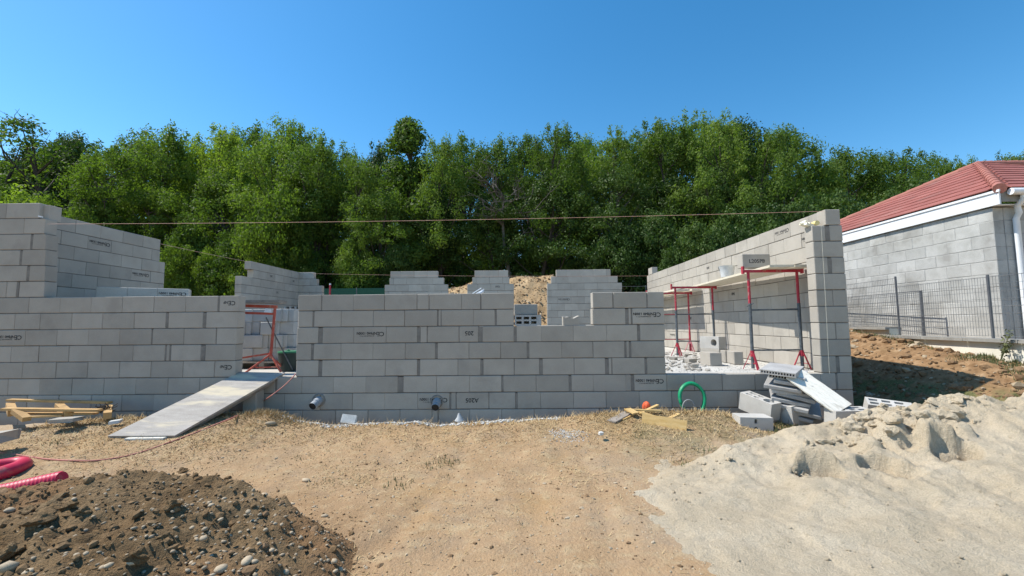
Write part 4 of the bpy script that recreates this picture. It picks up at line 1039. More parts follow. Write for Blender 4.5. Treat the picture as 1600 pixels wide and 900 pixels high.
for px, py, r_, lb in [(478, 747, .035, 'flat grey stone alone on the bare ground'), (507, 805, .022, 'small stone on the sandy ground near the dug soil'), (423, 660, .045, 'dark earth lump on the bank below the ramp')]:
    p = on_z(px, py, -.7 if py > 700 else -.5); p.z = G(p.x, p.y)+r_*.3
    o = link('stone', STM[R.randrange(7)], None, p, (0, 0, R.uniform(0, 6)), (r_*1.5, r_, r_*.7)); tag(o, lb, 'stone')
pts, sz = [], []
for _ in range(1500):                                               # stony soil of the bank beside the house
    x = R.uniform(5.6, 8.3); y = R.uniform(6.2, 11.5)
    if x < fence_x(y)-.15: pts.append((x, y, G(x, y)+.006)); sz.append(R.uniform(.012, .035) if R.random() < .88 else R.uniform(.045, .10))
tag(scatter(pts[:1050], sz[:1050], BLOB1, 'soilclod', 'clod', .75), kind='stuff')
tag(scatter(pts[1050:], sz[1050:], BLOB1, 'stone', 'gravel', .65), kind='stuff')
# rubble on the slab
pts, sz = [], []
for _ in range(170):
    p = on_z(R.uniform(1035, 1108), R.uniform(551, 580), 0); pts.append((min(p.x, 4.8), p.y, .012)); sz.append(R.uniform(.012, .06))
tag(scatter(pts, sz, [blob(80+k, 1, .6) for k in range(4)], 'block', 'rubble', .35), kind='stuff')
pts, sz = [], []
for _ in range(900):
    x = R.uniform(2.3, 4.95); y = R.uniform(7.25, 10.5); pts.append((x, y, .003)); sz.append(R.uniform(.004, .012))
tag(scatter(pts, sz, BLOB1, 'dust', 'rubble', .6), kind='stuff')
for px, py, s_, rz, lb in [(1078, 567, .22, .5, 'largest broken block chunk among the rubble on the floor'), (1086, 574, .16, 1.2, 'rounded block chunk in front of the rubble on the floor'), (1052, 562, .15, 2.2, 'flat block chunk at the back of the rubble on the floor'), (1099, 566, .17, 0.2, 'long thin chunk in the rubble by the standing block')]:
    p = on_z(px, py, 0); shard(px, py, p.y, s_, s_*.7, s_*.45, rz, lb, dz=s_*.2)
# straw
nst = 70000; rs = np.random.RandomState(5)
X_ = rs.uniform(-6.8, 4.2, nst*2); Y_ = 2.3+(rs.rand(nst*2)**.8)*4.25
V = []
cnt = 0
for x, y, r0, r1, r2, r3 in zip(X_, Y_, rs.rand(nst*2), rs.rand(nst*2), rs.rand(nst*2), rs.rand(nst*2)):
    dens = .03+.7*max(0, noise.noise((x*.9, y*.9, 40))-.05)+.75*ss((y-5.2)/.9)*(.5+.5*ss((x-.4)/1.2))+.5*ss((-2.8-x)/1.)*ss((y-4.6)/1)
    if r0 > dens: continue
    if Hs(x, y) > .01 or (y < 4.3 and Hd(x, y) > .01): continue
    z0 = G(x, y); a = r1*6.2832; ln = .025+.07*r2*r2; up_ = (.1+.55*r3*r3)
    if y > 6.15 and r3 > .5: ln *= 1.5; up_ *= 1.3
    dx, dy = math.cos(a)*ln, math.sin(a)*ln; wx, wy = -math.sin(a)*.0022*(1+y/6), math.cos(a)*.0022*(1+y/6)
    V += [(x-wx, y-wy, z0), (x+wx, y+wy, z0), (x+dx, y+dy, z0+.002+ln*up_)]; cnt += 1
    if cnt >= nst: break
V = np.array(V); tag(link('dry_grass', npmesh('dry_grass', V, np.arange(len(V)).reshape(-1, 3), 'straw')), kind='stuff')
# green weeds in tufts
def tuft(pts_, mat='weed', hmin=.02, hmax=.07, n=26, spread=.08):
    V = []
    for (x, y, s_) in pts_:
        for _ in range(int(n*s_)):
            a = R.uniform(0, 6.28); q = R.random()**.7*spread*s_; bx_, by_ = x+math.cos(a)*q, y+math.sin(a)*q; z0 = G(bx_, by_)-.003
            h_ = R.uniform(hmin, hmax)*s_; ln = R.uniform(0, .6)*h_; b = R.uniform(0, 6.28); w_ = .003+.002*s_
            V += [(bx_-w_*math.sin(b), by_+w_*math.cos(b), z0), (bx_+w_*math.sin(b), by_-w_*math.cos(b), z0), (bx_+ln*math.cos(b), by_+ln*math.sin(b), z0+h_)]
    return V
W = []
for px, py, s_ in [(88, 701, 1.2), (690, 716, 1.4), (675, 722, 1), (712, 714, .9), (622, 748, 1.2), (634, 752, .7), (470, 712, .8), (520, 743, .7), (655, 700, .7), (1000, 692, 1), (1070, 720, 1.3), (1100, 705, 1.2), (885, 665, .8), (500, 745, .6), (1110, 690, 1.), (30, 726, .8), (230, 692, 1.), (860, 800, .6), (700, 735, .6), (560, 700, .6)]:
    p = on_z(px, py, -.68); W.append((p.x, p.y, s_))
V = np.array(tuft(W, hmin=.015, hmax=.055, spread=.12)); tag(link('weed_tufts', npmesh('weed_tufts', V, np.arange(len(V)).reshape(-1, 3), 'weed')), kind='stuff')
W = [(R.uniform(3.3, 4.1), R.uniform(5.85, 6.1), 1.6) for _ in range(9)]+[(R.uniform(6.5, 8.2), R.uniform(5.0, 6.3), 1.1) for _ in range(45)]+[(fence_x(y)-R.uniform(.2, .5), y, 1.5) for y in np.linspace(5.9, 7.6, 26)]+[(fence_x(y)-R.uniform(.15, .3), y, 1.5) for y in np.linspace(8.5, 11.5, 14)]
V = np.array(tuft(W, hmin=.015, hmax=.055, n=50, spread=.14)); tag(link('grass', npmesh('grass', V, np.arange(len(V)).reshape(-1, 3), 'weed')), kind='stuff')
V = np.array(tuft([(R.uniform(-3.9, -3.2), R.uniform(6.3, 6.45), 1.3) for _ in range(14)]+[(x, 6.42, 1.) for x in np.linspace(1, 3.3, 26)]+[(x, 6.4, .8) for x in np.linspace(-6.5, -4.9, 22)], hmin=.02, hmax=.08, n=34, spread=.14)); tag(link('dry_grass', npmesh('dry_grass', V, np.arange(len(V)).reshape(-1, 3), 'straw')), kind='stuff')
# a leafy weed by the low cream wall, torn plastic on the bank
def leaf_quads(C, Ls, Ws, rs_, upb=.5, out=None):
    n = len(C); N = rs_.normal(size=(n, 3))
    if out is not None: N = N*.55+out*1.0; N[:, 2] += upb
    else: N[:, 2] = np.abs(N[:, 2])+upb
    N /= np.linalg.norm(N, axis=1, keepdims=True)
    T = rs_.normal(size=(n, 3)); T -= N*(T*N).sum(1, keepdims=True); T /= np.linalg.norm(T, axis=1, keepdims=True); Bv = np.cross(N, T)
    k = rs_.uniform(.7, 1.3, (n, 1)); A_ = T*Ls*k/2; B2 = Bv*Ws*k/2
    V = np.stack([C-A_, C+B2-A_*.1, C+A_, C-B2-A_*.1], 1).reshape(-1, 3); return V, np.arange(4*n).reshape(-1, 4)
wx = fence_x(7.15)-.3; pl = thing('weed_plant', (wx, 7.1, G(wx, 7.1)), 'tall thin weed growing against the low cream wall', 'plant')
m = MB(); cs_ = []
for k in range(6):
    a = R.uniform(0, 6.28); tip = Vector((.16*math.cos(a), .14*math.sin(a), R.uniform(.28, .5))); m.tube([(0, 0, 0), tip*.5+Vector((0, 0, .04)), tip], [.005, .004, .002], 4)
    for _ in range(16): cs_.append(tip*R.uniform(.35, 1.05)+Vector((R.gauss(0, .03), R.gauss(0, .03), R.gauss(0, .03))))
m.build('stem', 'weed', pl); V, Q = leaf_quads(np.array([c[:] for c in cs_]), .05, .03, np.random.RandomState(1)); link('foliage', npmesh('foliage', V, Q, 'weed'), pl)
m = MB(); prev = None; vs = []; fs = []
for k in range(12):
    p = on_y(1553+k*6, 614+k*1.4, 6.55-.02*k); e = Vector((0, .10, .0))
    zz = R.uniform(0, .03); vs += [p+Vector((0, -.05, zz-.01)), p+Vector((.0, .0, .02+zz)), p+Vector((0, .09, zz*.5))]
    if k: fs += [((k-1)*3, (k-1)*3+1, k*3+1, k*3), ((k-1)*3+1, (k-1)*3+2, k*3+2, k*3+1)]
m.add(vs, fs); o = m.build('plastic_sheet', 'white'); tag(o, 'strip of torn white plastic on the grassy bank', 'plastic')

# ------------------------------------------------------------------ strings, small things on the walls
def cord(pts, r_, label, mat='string', name='mason_line'):
    m = MB(); m.tube(pts, r_, 5); tag(m.build(name, mat), label, 'string')
sag = lambda a, b, s_, n=14: [a.lerp(b, k/n)+Vector((0, 0, -s_*4*(k/n)*(1-k/n))) for k in range(n+1)]
cord(sag(on_y(73, 350, D-.03), on_y(1287, 330, D-.03), .045), .0025, 'long pink builder string stretched over the whole front wall')
cord(sag(on_x(251, 381, XL+.02), on_x(388, 409, XL+.02), .01), .0042, 'pink string along the shaded side wall gap')
cord(sag(on_y(488, 427.5, YB-.03), on_y(1012, 431, YB-.03), .05), .0026, 'thin string stretched along the top of the rear wall')
cord([on_y(1283, 353, D-.06), on_y(1290, 470, D-.05), on_y(1296, 584, D-.04)], .0018, 'plumb string hanging down the tall corner', 'cream', 'plumb_line')
m = MB(); p = Vector((X_at(1274, D+.1, 2.37), D+.1, 2.35)); m.tube([p+Vector((0, -.05, .045)), p+Vector((0, .05, .045))], .04, 12); tag(m.build('tape_roll', 'tape'), 'yellow string reel on top of the tall corner', 'reel')
m = MB(); q = p+Vector((-.13, .02, .02))
m.box(q+Vector((0, 0, .005)), (.15, .14, .04), (.2, .25, .3)); m.box(q+Vector((-.05, 0, .05)), (.1, .05, .02), (.3, -.5, .2)); m.box(q+Vector((.03, -.05, .0)), (.08, .05, .05), (.5, .3, .2)); tag(m.build('rag', 'cream'), 'crumpled cream cloth beside the reel on the tall corner', 'cloth')
m = MB(); q = on_y(63.5, 338.5, D-.03); m.box(q, (.05, .03, .022), (0, .2, .1)); tag(m.build('line_clip', 'white'), 'white clip holding the string at the tall shaded corner', 'clip')
for k, (a, b) in enumerate([((738, 459), (752, 450)), ((742, 460), (756, 452)), ((748, 459), (755, 455))]):
    m = MB(); m.tube([on_y(*a, 7.9-.1*k), on_y(*b, 8.15)], .007 if k < 2 else .022, 7); tag(m.build('plastic_tube', 'white'), ['thin white tube tilted behind the wall top, lower one', 'thin white tube tilted behind the wall top, upper one', 'thick white tube end behind the wall top'][k], 'tube')
# red post with white cap at the rear
p = on_y(515.5, 460, 18.2); rp_ = thing('marker_post', (p.x, 18.2, G(p.x, 18.2)), 'red post with white cap behind the rear wall', 'post')
zt = on_y(515.5, 443, 18.2).z-rp_.location.z
m = MB(); m.tube([(0, 0, 0), (0, 0, zt-.06)], .035, 10); m.build('pole', 'red', rp_)
m = MB(); m.tube([(0, 0, zt-.06), (0, 0, zt)], [.037, .03], 10); m.build('cap', 'white', rp_)
# green windbreak fence far back
fr_ = thing('windbreak_fence', (-6, 22.6, G(-6, 22.6)), 'low green netting fence in front of the wood', 'fence')
zt = on_y(545, 450.5, 22.6).z; zb_ = G(-6, 22.6)-.1
for k in range(9):
    x0 = -14+k*1.9; m = MB(); m.box((x0+.95+6, 0, (zt+zb_)/2-fr_.location.z), (1.86, .012, zt-zb_)); m.build('net_panel', 'netting', fr_)
for k in range(10): m = MB(); m.tube([(-14+k*1.9+6, 0, zb_-fr_.location.z), (-14+k*1.9+6, 0, zt+.03-fr_.location.z)], .025, 6); m.build('post', 'post', fr_)
wf = thing('wire_fence', (5, 21.5, G(5, 21.5)), 'thin wire fence on dark posts by the far end of the sunlit wall', 'fence')
zt = on_y(982, 446, 21.5).z
for k in range(5): m = MB(); m.tube([(-.2+k*1.5, 0, -.2), (-.2+k*1.5, 0, zt-wf.location.z)], .022, 6); m.build('post', 'post', wf)
for h_ in (.98, .8, .6): m = MB(); m.tube([(-.2, 0, (zt-wf.location.z)*h_), (5.8, 0, (zt-wf.location.z)*h_)], .006, 4); m.build('wire', 'wire', wf)

# ------------------------------------------------------------------ neighbouring house
NX, NY, NZ = 9.26, 8.52, 2.99
nh = thing('house', (NX, NY, .2), 'neighbouring grey block house with red tiled hip roof', 'house')
o0 = nh.location
core = MB()
for k in range(11):
    z0 = NZ-RH*(11-k)
    for (a, b) in bond(NY, 13.6, (k % 2)*.25+.03*(k % 3)):
        ln = b-a-.006; c = Vector((NX+.1+R.gauss(0, .002), (a+b)/2, z0+.135))
        link('block', block_mesh(.2, ln, .249, 'oldblock', R.randrange(3)), nh, c-o0)
    for (a, b) in bond(NX+.205, NX+1.9, (k % 2)*.25):
        c = Vector(((a+b)/2, NY+.1, z0+.135)); link('block', block_mesh(b-a-.006, .2, .249, 'oldblock', R.randrange(3)), nh, c-o0)
core.box(Vector((NX+.1, (NY+13.6)/2, NZ-1.4))-o0, (.19, 13.6-NY-.012, 2.78)); core.box(Vector((NX+1.05, NY+.1, NZ-1.4))-o0, (1.69, .19, 2.78))
core.build('mortar', 'oldmortar', nh)
m = MB(); m.box(Vector((NX+.1, 14.95, NZ-1.4))-o0, (.2, 2.68, 2.8)); m.box(Vector((NX+6, NY+.1, NZ-1.4))-o0, (8.1, .2, 2.8)); m.build('wall', 'oldblock', nh)
EX, EY, EZ = 9.2, 8.3, 3.30; E1 = Vector((EX, EY, EZ)); E2 = Vector((EX, 16.5, EZ)); AP = Vector((13.2, 12.4, 5.24)); E3 = Vector((EX+13, EY, EZ)); AR = AP+Vector((8, 0, 0))
m = MB(); q = [x-o0 for x in (E1, E2, AP, E3, AR)]; dn = Vector((0, 0, -.05)); q = [x+dn for x in q]
m.add(q, [(0, 2, 1), (0, 3, 4, 2)]); m.build('roof_deck', 'greywood', nh)
TILE = {}
def tile_mesh(wd, ln):
    k = round(wd, 2)
    if k not in TILE:
        mm = MB(); mm.box((0, 0, 0), (wd-.0025, ln, .018)); TILE[k] = mm.mesh('roof_tile', 'rooftile')
    return TILE[k]
def tile_slope(e0, e1, apL, apR, courses, maxx=None):
    """tiles on the slope between eave e0-e1 and top apL-apR"""
    u = (e1-e0).normalized(); W_ = (e1-e0).length; up_ = apL-e0; up_ -= u*up_.dot(u); Ls = up_.length; v = up_/Ls; n = u.cross(v)
    if n.z < 0: n = -n
    ex = Ls/courses; rot0 = Matrix((v.cross(n), v, n)).transposed(); tilt = Matrix.Rotation(-.042, 3, 'X')
    ax = (apL-e0).dot(u); bx_ = (apR-e0).dot(u)
    for k in range(courses):
        t = (k+.5)/courses; lo = ax*t; hi = W_+(bx_-W_)*t
        x = lo-((k % 2)*.15)
        while x < hi:
            a, b = max(x, lo), min(x+.31, hi)
            if maxx and e0.x+u.x*b > maxx: break
            if b-a > .05:
                c = e0+u*((a+b)/2)+v*(ex*(k+.5))+n*.022
                link('roof_tile', tile_mesh(b-a, ex+.06), nh, c-o0, (rot0 @ tilt).to_euler())
            x += .31
tile_slope(E1, E2, AP, AP, 11)
tile_slope(E1, E3, AP, AR, 11, 13.9)
def caps(a, b, n):
    d = (b-a)/n
    for k in range(n):
        m = MB(); m.tube([a+d*k-o0+Vector((0, 0, .0)), a+d*(k+1.12)-o0+Vector((0, 0, .0))], [.10, .085], 10); m.build('ridge_tile', 'ridge', nh)
caps(E1, AP, 15); caps(E2, AP, 15); caps(AR+Vector((-4, 0, 0)), AP, 11)
m = MB(); m.box(Vector((EX+.01, 12.5, 3.13))-o0, (.03, 8.36, .25)); m.build('fascia', 'white', nh)
m = MB(); m.box(Vector((EX-.016, 12.5, 3.262))-o0, (.022, 8.42, .045)); m.build('trim', 'white', nh)
m = MB(); m.box(Vector((EX+.2, 12.6, 3.01))-o0, (.33, 8.2, .014)); m.box(Vector((EX+5, EY+.25, 3.01))-o0, (10, .33, .014)); m.build('soffit', 'white', nh)
m = MB(); m.box(Vector((EX+6.03, EY+.03, 3.15))-o0, (12, .03, .2)); m.build('fascia', 'coping', nh)
m = MB(); m.tube([Vector((EX+.12, EY-.07, 3.22))-o0, Vector((EX+8, EY-.07, 3.22))-o0], .065, 10); m.build('gutter', 'white', nh)
m = MB(); dpx = EX+.43
pts = [Vector((dpx-.05, EY-.05, 3.16)), Vector((dpx-.05, EY-.04, 3.08)), Vector((dpx-.02, EY+.1, 2.99)), Vector((dpx, NY-.12, 2.85)), Vector((dpx, NY-.06, 2.75)), Vector((dpx, NY-.06, 1.5)), Vector((dpx, NY-.06, .25))]
m.tube([p-o0 for p in pts], .05, 12); m.build('downpipe', 'white', nh)
# low cream wall and mesh fence
lw = thing('garden_wall', (8.1, 8, 0), 'low cream rendered wall with grey coping beside the neighbouring house', 'wall'); o0 = lw.location
def FP(y): return Vector((fence_x(y), y, 0))
for (ya, yb, zt) in [(4.2, 9.66, .50), (9.67, 15.0, .67)]:
    m = MB(); m.beam(FP(ya)+Vector((0, 0, zt/2-.45))-o0, FP(yb)+Vector((0, 0, zt/2-.45))-o0, .2, zt+.9-.06); m.build('render', 'render', lw)
    n = int((yb-ya)/.98)+1
    for k in range(n):
        a, b = lerp(ya, yb, k/n), lerp(ya, yb, (k+1)/n); m = MB(); m.beam(FP(a+.003)+Vector((-.02, 0, zt-.028))-o0, FP(b-.003)+Vector((-.02, 0, zt-.028))-o0, .32, .055); m.build('coping', 'coping', lw)
mf = thing('mesh_fence', (8.1, 8, .5), 'grey wire mesh fence on the low cream wall', 'fence'); o0 = mf.location
ys_ = [5.45, 7.5, 9.55, 11.6, 13.65]
for k, y in enumerate(ys_):
    zt = 1.57 if y < 9 else 1.76; m = MB(); m.box(FP(y)+Vector((.02, 0, (zt+.5)/2))-o0, (.028, .028, zt-.5)); m.build('post', 'post', mf)
for k, (ya, yb) in enumerate(zip(ys_, ys_[1:])):
    zl, zh = (.53, 1.54) if ya < 9 else (.70, 1.73); m = MB()
    nv = 38
    for i in range(nv+1):
        p = FP(lerp(ya+.03, yb-.03, i/nv))+Vector((.02, 0, 0))-o0; m.beam(p+Vector((0, 0, zl)), p+Vector((0, 0, zh)), .0036, .0036, (1, 0, 0))
    for i in range(9):
        zz = lerp(zl+.01, zh-.01, i/8); a, b = FP(ya+.03)+Vector((.012, 0, zz))-o0, FP(yb-.03)+Vector((.012, 0, zz))-o0
        th = .008 if i in (4, 8) else .005; m.beam(a, b, th, th)
    m.build('mesh_panel', 'wire', mf)
# lower second fence inside the neighbour's garden
m2 = thing('mesh_fence', (8.9, 10.2, .4), 'lower second mesh fence behind the first, close to the house', 'fence'); o0 = m2.location
ya, yb, xx = 9.7, 13.2, 8.82
for y in (ya, yb): m = MB(); m.box(Vector((xx+.05*(y-ya), y, .93))-o0, (.04, .04, 1.06)); m.build('post', 'post', m2)
m = MB(); m.beam(Vector((xx, ya, 1.45))-o0, Vector((xx+.17, yb, 1.45))-o0, .014, .014); m.build('rail', 'post', m2)
m = MB()
for i in range(60): p = Vector((xx+.17*i/59, lerp(ya, yb, i/59), 0))-o0; m.beam(p+Vector((0, 0, .42)), p+Vector((0, 0, 1.44)), .004, .004, (1, 0, 0))
for i in range(8): zz = .46+i*.13; m.beam(Vector((xx, ya, zz))-o0, Vector((xx+.17, yb, zz))-o0, .006, .006)
m.build('mesh_panel', 'wire', m2)

# ------------------------------------------------------------------ trees
def make_tree(seed, kind):
    """returns trunk mesh and crown mesh of a tree 10 units tall"""
    r_ = random.Random(seed); rs_ = np.random.RandomState(seed)
    P_ = {'locust': dict(n=95, r=(.28, .95), leaves=360, w=2.7, lo=2.0, flat=.6, L=.15, W=.065),
          'dense': dict(n=110, r=(.3, 1.0), leaves=360, w=2.9, lo=1.2, flat=.7, L=.14, W=.08),
          'sparse': dict(n=34, r=(.3, .65), leaves=120, w=2.5, lo=3.2, flat=.6, L=.17, W=.075),
          'slim': dict(n=80, r=(.4, .75), leaves=330, w=1.75, lo=1.5, flat=.7, L=.18, W=.085),
          'bush': dict(n=95, r=(.45, 1.5), leaves=330, w=5.2, lo=.6, flat=.7, L=.26, W=.16)}[kind]
    m = MB(); bend = [Vector((r_.uniform(-.35, .35), r_.uniform(-.35, .35), 0)) for _ in range(4)]
    tp = [Vector((0, 0, -.5)), Vector((0, 0, 1.5))+bend[0]*.5, Vector((0, 0, 3.6))+bend[1], Vector((0, 0, 6.2))+bend[2]*1.4, Vector((0, 0, 8.6))+bend[3]*1.8]
    if kind != 'bush': m.tube(tp, [.2, .16, .13, .08, .025], 7)
    C = []
    lobes = [(r_.uniform(0, 6.28), r_.uniform(.35, .95), r_.uniform(.6, 1.15)) for _ in range(9)]
    tries = 0
    while len(C) < P_['n'] and tries < 5000:
        tries += 1; h = r_.uniform(P_['lo'], 9.7); t = (h-P_['lo'])/(9.75-P_['lo'])
        if kind == 'bush': env = P_['w']*math.sqrt(max(0, 1-t**2.2))
        elif kind == 'slim': env = P_['w']*1.35*(1-t)**.62*(.72+.28*abs(math.sin(t*9)))
        else: env = P_['w']*(max(0, math.sin(math.pi*min(1, .14+.86*t)))**.55)
        a = r_.uniform(0, 6.28); k = 1.
        for la, lh, lr in lobes: k += .28*(lr-.9)*max(0, math.cos(a-la))*math.exp(-((t-lh)/.25)**2)*3
        q = env*k*(r_.random()**.45)
        if r_.random() < .12 and kind != 'bush': q *= 1.22
        C.append(Vector((math.cos(a)*q, math.sin(a)*q, h)))
    if kind in ('locust', 'dense'):
        for c in [q for q in C if q.z > 6.3][:40]:                  # feathery shoots past the outline
            if r_.random() < .7: C.append(c+Vector((c.x*.15+r_.gauss(0, .25), c.y*.15+r_.gauss(0, .25), r_.uniform(.2, .7))))
    for i, c in enumerate(C):
        if i % (3 if kind == 'sparse' else 5): continue
        hb = max(.8, c.z-1.2-r_.uniform(0, 1.6)); b = Vector((0, 0, hb)) if kind != 'bush' else Vector((0, 0, 0))
        for p0, p1 in zip(tp, tp[1:]):
            if p0.z <= hb <= p1.z: b = p0.lerp(p1, (hb-p0.z)/(p1.z-p0.z))
        mid = b.lerp(c, .55)+Vector((0, 0, -.15)); m.tube([b, mid, c], [.055, .035, .012], 5)
    if kind == 'sparse':
        for _ in range(60):
            c = r_.choice(C); e = c+Vector((r_.gauss(0, .5), r_.gauss(0, .5), r_.uniform(.1, 1.))); m.tube([c, c.lerp(e, .5)+Vector((.05, .05, 0)), e], [.014, .009, .004], 4)
    pts = []; outs = []
    for c in C:
        rad = r_.uniform(*P_['r']) if c in C[:P_['n']] else r_.uniform(.22, .42); n = int(P_['leaves']*r_.uniform(.6, 1.3)*(rad/P_['r'][1])**1.3)
        g = rs_.normal(size=(n, 3)); g /= np.linalg.norm(g, axis=1, keepdims=True); g *= (rs_.rand(n, 1)**.42)*rad*(1+.35*(rs_.rand(n, 1) < .16)); g = g*rs_.uniform(.75, 1.3, (1, 3))
        g[:, 2] *= P_['flat'] if c in C[:P_['n']] else 1.25
        if c not in C[:P_['n']]: g[:, :2] *= .8
        g[:, 2] -= .18*(g[:, 0]**2+g[:, 1]**2)/max(rad, .1)
        pts.append(g+np.array(c)); outs.append(g/(np.linalg.norm(g, axis=1, keepdims=True)+1e-6))
    C_ = np.concatenate(pts); O_ = np.concatenate(outs); k_ = C_[:, 2] > .05
    V, Q = leaf_quads(C_[k_], P_['L'], P_['W'], rs_, .25, O_[k_])
    return m.mesh('trunk', 'bark'), V, Q
PROTO = {}
for kind, mats, seeds in [('locust', ('leaf', 'leafbright', 'leafdark'), (11, 12, 13, 14)), ('dense', ('leaf', 'leafdark'), (21, 22, 23)), ('sparse', ('leaf',), (31,)), ('slim', ('leaf',), (41,)), ('bush', ('leaf', 'leafdark', 'leafbright'), (51, 52, 53))]:
    for s_ in seeds:
        tr, V, Q = make_tree(s_, kind)
        for mt in mats: PROTO.setdefault((kind, mt), []).append((tr, npmesh('crown', V, Q, mt)))
cnt_ = [0]
def tree(px, py, Y, kind, mat, label, group, wide=1., name=None, lean=0.):
    p = on_y(px, py, Y); z0 = G(p.x, Y, False); H = p.z-z0; s_ = H/10
    tr, cr = PROTO[(kind, mat)][cnt_[0] % len(PROTO[(kind, mat)])]; cnt_[0] += 1
    nm = name or {'locust': 'locust_tree', 'dense': 'broadleaf_tree', 'sparse': 'sparse_tree', 'slim': 'slender_tree', 'bush': 'shrub'}[kind]
    o = thing(nm, (p.x, Y, z0), label, 'shrub' if kind == 'bush' else 'tree', group, (0, lean, R.uniform(0, 6.28)))
    sxy = s_*wide if kind != 'bush' else s_*wide
    link('stem' if kind == 'bush' else 'trunk', tr, o, (0, 0, 0), (0, 0, 0), (sxy, sxy, s_)); link('crown', cr, o, (0, 0, 0), (0, 0, 0), (sxy, sxy, s_))
    return o
GT = 'tall trees along the edge of the wood'; LT = 'tall green tree in the unbroken front row of the wood'
tree(12, 196, 30, 'sparse', 'leaf', 'thin half bare tree at the very end of the wood, lower of two', None, 1.1)
tree(46, 180, 31, 'sparse', 'leaf', 'tallest half bare tree with open crown at the end of the wood', None, 1.15)
tree(125, 216, 35, 'dense', 'leafdark', 'dark round crown rising just beside the half bare trees', None, .8)
tree(640, 182, 29, 'slim', 'leaf', 'slender tree standing out highest above the middle of the wood', None, 1.)
tree(1222, 212, 30, 'locust', 'leaf', 'tall leaning tree above the tall corner of the sunlit wall', None, .9, lean=.06)
tree(1395, 242, 34, 'locust', 'leaf', 'spreading feathery tree above the red roof eave', None, 1.1)
tree(1560, 251, 38, 'dense', 'leafdark', 'tree top just showing over the red roof ridge', None, .8)
tree(1593, 249, 38, 'dense', 'leaf', 'tree top at the end of the red roof ridge', None, .8)
SK = [(85, 222, 33, 1), (175, 236, 29, 1), (215, 213, 31, 1), (255, 206, 32, 0), (303, 222, 29, 1), (350, 206, 33, 1), (387, 204, 34, 0), (430, 217, 31, 0), (453, 196, 33, 1), (492, 221, 30, 0), (522, 232, 28, 1), (562, 241, 30, 0), (603, 234, 31, 0), (690, 225, 31, 0), (728, 222, 33, 0), (772, 222, 32, 0), (822, 219, 30, 0), (868, 205, 31, 0), (915, 218, 32, 0), (957, 210, 33, 0), (1000, 213, 30, 0), (1040, 194, 32, 0), (1088, 187, 31, 0), (1120, 182, 30, 0), (1157, 193, 33, 0), (1196, 212, 29, 0), (1278, 257, 31, 0), (1328, 237, 34, 0), (1455, 246, 36, 0), (1500, 257, 37, 0)]
for i, (px, py, Y, br) in enumerate(SK):
    kind = 'locust' if i % 3 else 'dense'
    mat = 'leafbright' if (br and kind == 'locust') else ('leaf' if i % 4 else ('leafdark' if kind == 'dense' else 'leaf'))
    ordn = ['first', 'second', 'third', 'fourth', 'fifth', 'sixth', 'seventh', 'eighth', 'ninth', 'tenth', 'eleventh', 'twelfth', 'thirteenth']
    tint = {'leafbright': 'light green', 'leaf': 'mid green', 'leafdark': 'dark green'}[mat]
    if px < 640: lb = f'{tint} skyline tree, {ordn[i]} from the half bare trees towards the slender one'
    elif px < 1222: lb = f'{tint} skyline tree, {ordn[[q[0] for q in SK if 640 < q[0] < 1222].index(px)]} from the slender one towards the leaning tree'
    else: lb = f'{tint} skyline tree, {ordn[[q[0] for q in SK if q[0] > 1222].index(px)]} after the leaning tree towards the red roof'
    tree(px, py, Y+(-3.2 if i % 2 else 3.), kind, mat, lb, GT, R.uniform(.72, .9))
LMS = [(0, 100, 'the tall shaded corner'), (100, 255, 'the shaded side wall'), (255, 385, 'the gap in the shaded side wall'), (385, 500, 'the far side wall corner'), (500, 600, 'the red capped post'), (600, 705, 'the wide topped rear wall piece'), (705, 805, 'the narrowest rear wall piece'), (805, 860, 'the soil mound'), (860, 975, 'the widest rear wall piece'), (975, 1120, 'the far end of the sunlit wall'), (1120, 1215, 'the stamped block on the scaffold'), (1215, 1320, 'the tall corner with the reel'), (1320, 1700, 'the red roof')]
ORD = ['', ', second one along', ', third one along', ', fourth one along', ', fifth one along']; SEEN = {}
def lm_label(px, mat, kind):
    lm = next((n for a, b, n in LMS if a <= max(px, 0) < b), 'the red roof'); t = {'leafbright': 'light green', 'leaf': 'mid green', 'leafdark': 'dark green'}[mat]
    k = f'{t} {kind} behind {lm}'; SEEN[k] = SEEN.get(k, -1)+1; return k+ORD[min(4, SEEN[k])]
GB = 'trees deeper in the wood'; LB = 'tree deeper in the wood with only part of its crown showing'
for i, px in enumerate(range(-30, 1640, 55)):
    top = interp(px, [(a, b) for a, b, *_ in sorted(SK)])
    tree(px+R.uniform(-15, 15), top+R.uniform(22, 46), R.uniform(37, 42), 'dense', 'leafdark', LB, GB, R.uniform(.85, 1.1))
for i, px in enumerate(range(-10, 1500, 88)):
    top = interp(px, [(a, b) for a, b, *_ in sorted(SK)])
    mt_ = 'leafbright' if px < 560 and i % 2 else ('leaf' if px < 620 else 'leafdark'); qx = px+R.uniform(-15, 15)
    tree(qx, top+R.uniform(50, 95), R.uniform(25.5, 28), 'locust' if i % 2 else 'dense', mt_, lm_label(qx, mt_, 'tree below the skyline'), GT, R.uniform(.9, 1.15))
GS = 'shrubs at the foot of the wood'; LS = 'leafy shrub growing at the foot of the wood'
tree(430, 300, 24, 'bush', 'leafbright', 'bright yellow green shrub lit by the sun beside the shaded side wall gap', None, .55)
tree(1085, 352, 20.5, 'bush', 'leafdark', 'dark broad-leaved shrub behind the far end of the sunlit wall', None, .75)
tree(1280, 300, 22, 'bush', 'leafdark', 'big glossy shrub behind the tall corner', None, .8)
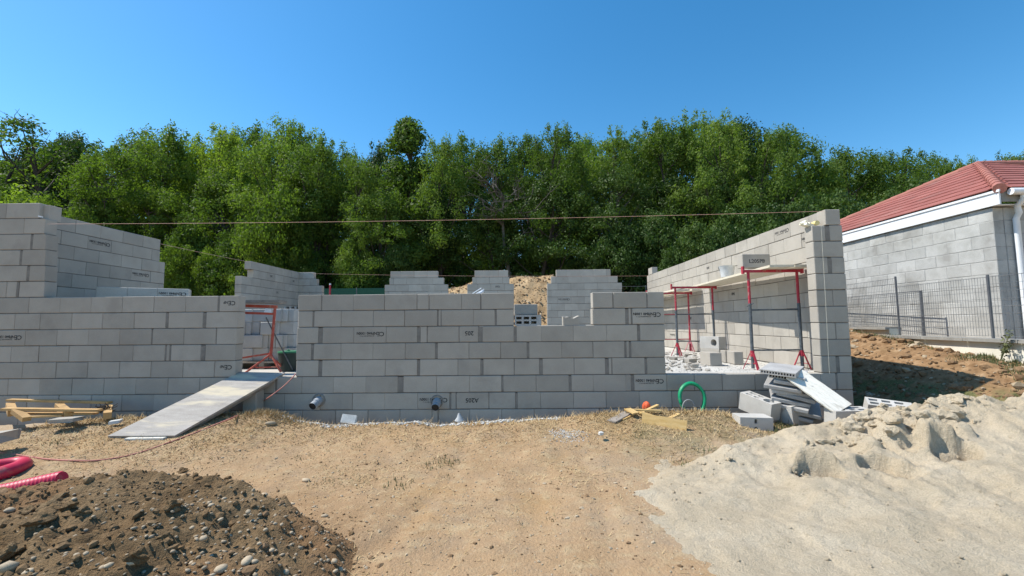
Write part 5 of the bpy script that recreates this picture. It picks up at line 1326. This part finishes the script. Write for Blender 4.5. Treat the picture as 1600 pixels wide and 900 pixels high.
for i, (px, py, Y) in enumerate(sorted([(20, 300, 25), (160, 320, 25), (300, 345, 25), (365, 360, 24), (555, 370, 24.5), (620, 385, 25), (965, 350, 24.5), (1030, 335, 24), (1140, 330, 23), (1190, 318, 22.5), (1235, 322, 22), (1330, 318, 23), (1385, 300, 25), (1440, 292, 26), (1500, 300, 27), (1150, 362, 20), (1210, 350, 19.8), (1050, 400, 20.5), (930, 412, 25), (560, 408, 24.2), (470, 402, 24), (330, 390, 23.6), (280, 380, 23.2), (400, 392, 23.8), (1290, 345, 19.8), (1350, 340, 20.5)])):
    mt_ = 'leafbright' if px < 420 and i % 2 == 0 else ('leafdark' if px > 560 else 'leaf')
    tree(px, py, Y, 'bush', mt_, lm_label(px, mt_, 'shrub'), GS, R.uniform(.55, .8))
# bare dead tree
p = on_y(782, 300, 26.6); dt = thing('dead_tree', (p.x, 26.6, G(p.x, 26.6)), 'bare dead tree with crooked pale branches in the middle of the wood', 'tree')
m = MB(); r_ = random.Random(5); Ht = p.z-dt.location.z
tp = [Vector((.9, 0, 0)), Vector((.6, -.1, Ht*.3)), Vector((.2, 0, Ht*.6)), Vector((.1, 0, Ht*.85)), Vector((.3, 0, Ht))]
m.tube(tp, [.17, .14, .1, .06, .02], 7); m.build('trunk', 'deadbark', dt); m = MB()
def branch(b, d, ln, rad, dep):
    pts = [b]; dd = d.normalized()
    for _ in range(5): dd = (dd+Vector((r_.gauss(0, .28), r_.gauss(0, .28), r_.gauss(.05, .22)))).normalized(); pts.append(pts[-1]+dd*ln/5)
    m.tube(pts, [rad*(1-.16*k) for k in range(6)], 5)
    if dep:
        for _ in range(3): branch(pts[r_.randrange(2, 6)], dd+Vector((r_.gauss(0, .8), r_.gauss(0, .8), r_.gauss(.2, .5))), ln*.6, rad*.55, dep-1)
for k in range(11):
    h_ = r_.uniform(.3, .97); b = tp[0].lerp(tp[-1], h_); q = min(3, int(h_*4)); b = tp[q].lerp(tp[q+1], h_*4-q if q < 3 else .6)
    branch(b, Vector((r_.choice((-1, 1))*r_.uniform(.5, 1), -.6, r_.uniform(.1, .9))), r_.uniform(1.4, 2.6), .055, 2)
m.build('branches', 'deadbark', dt)
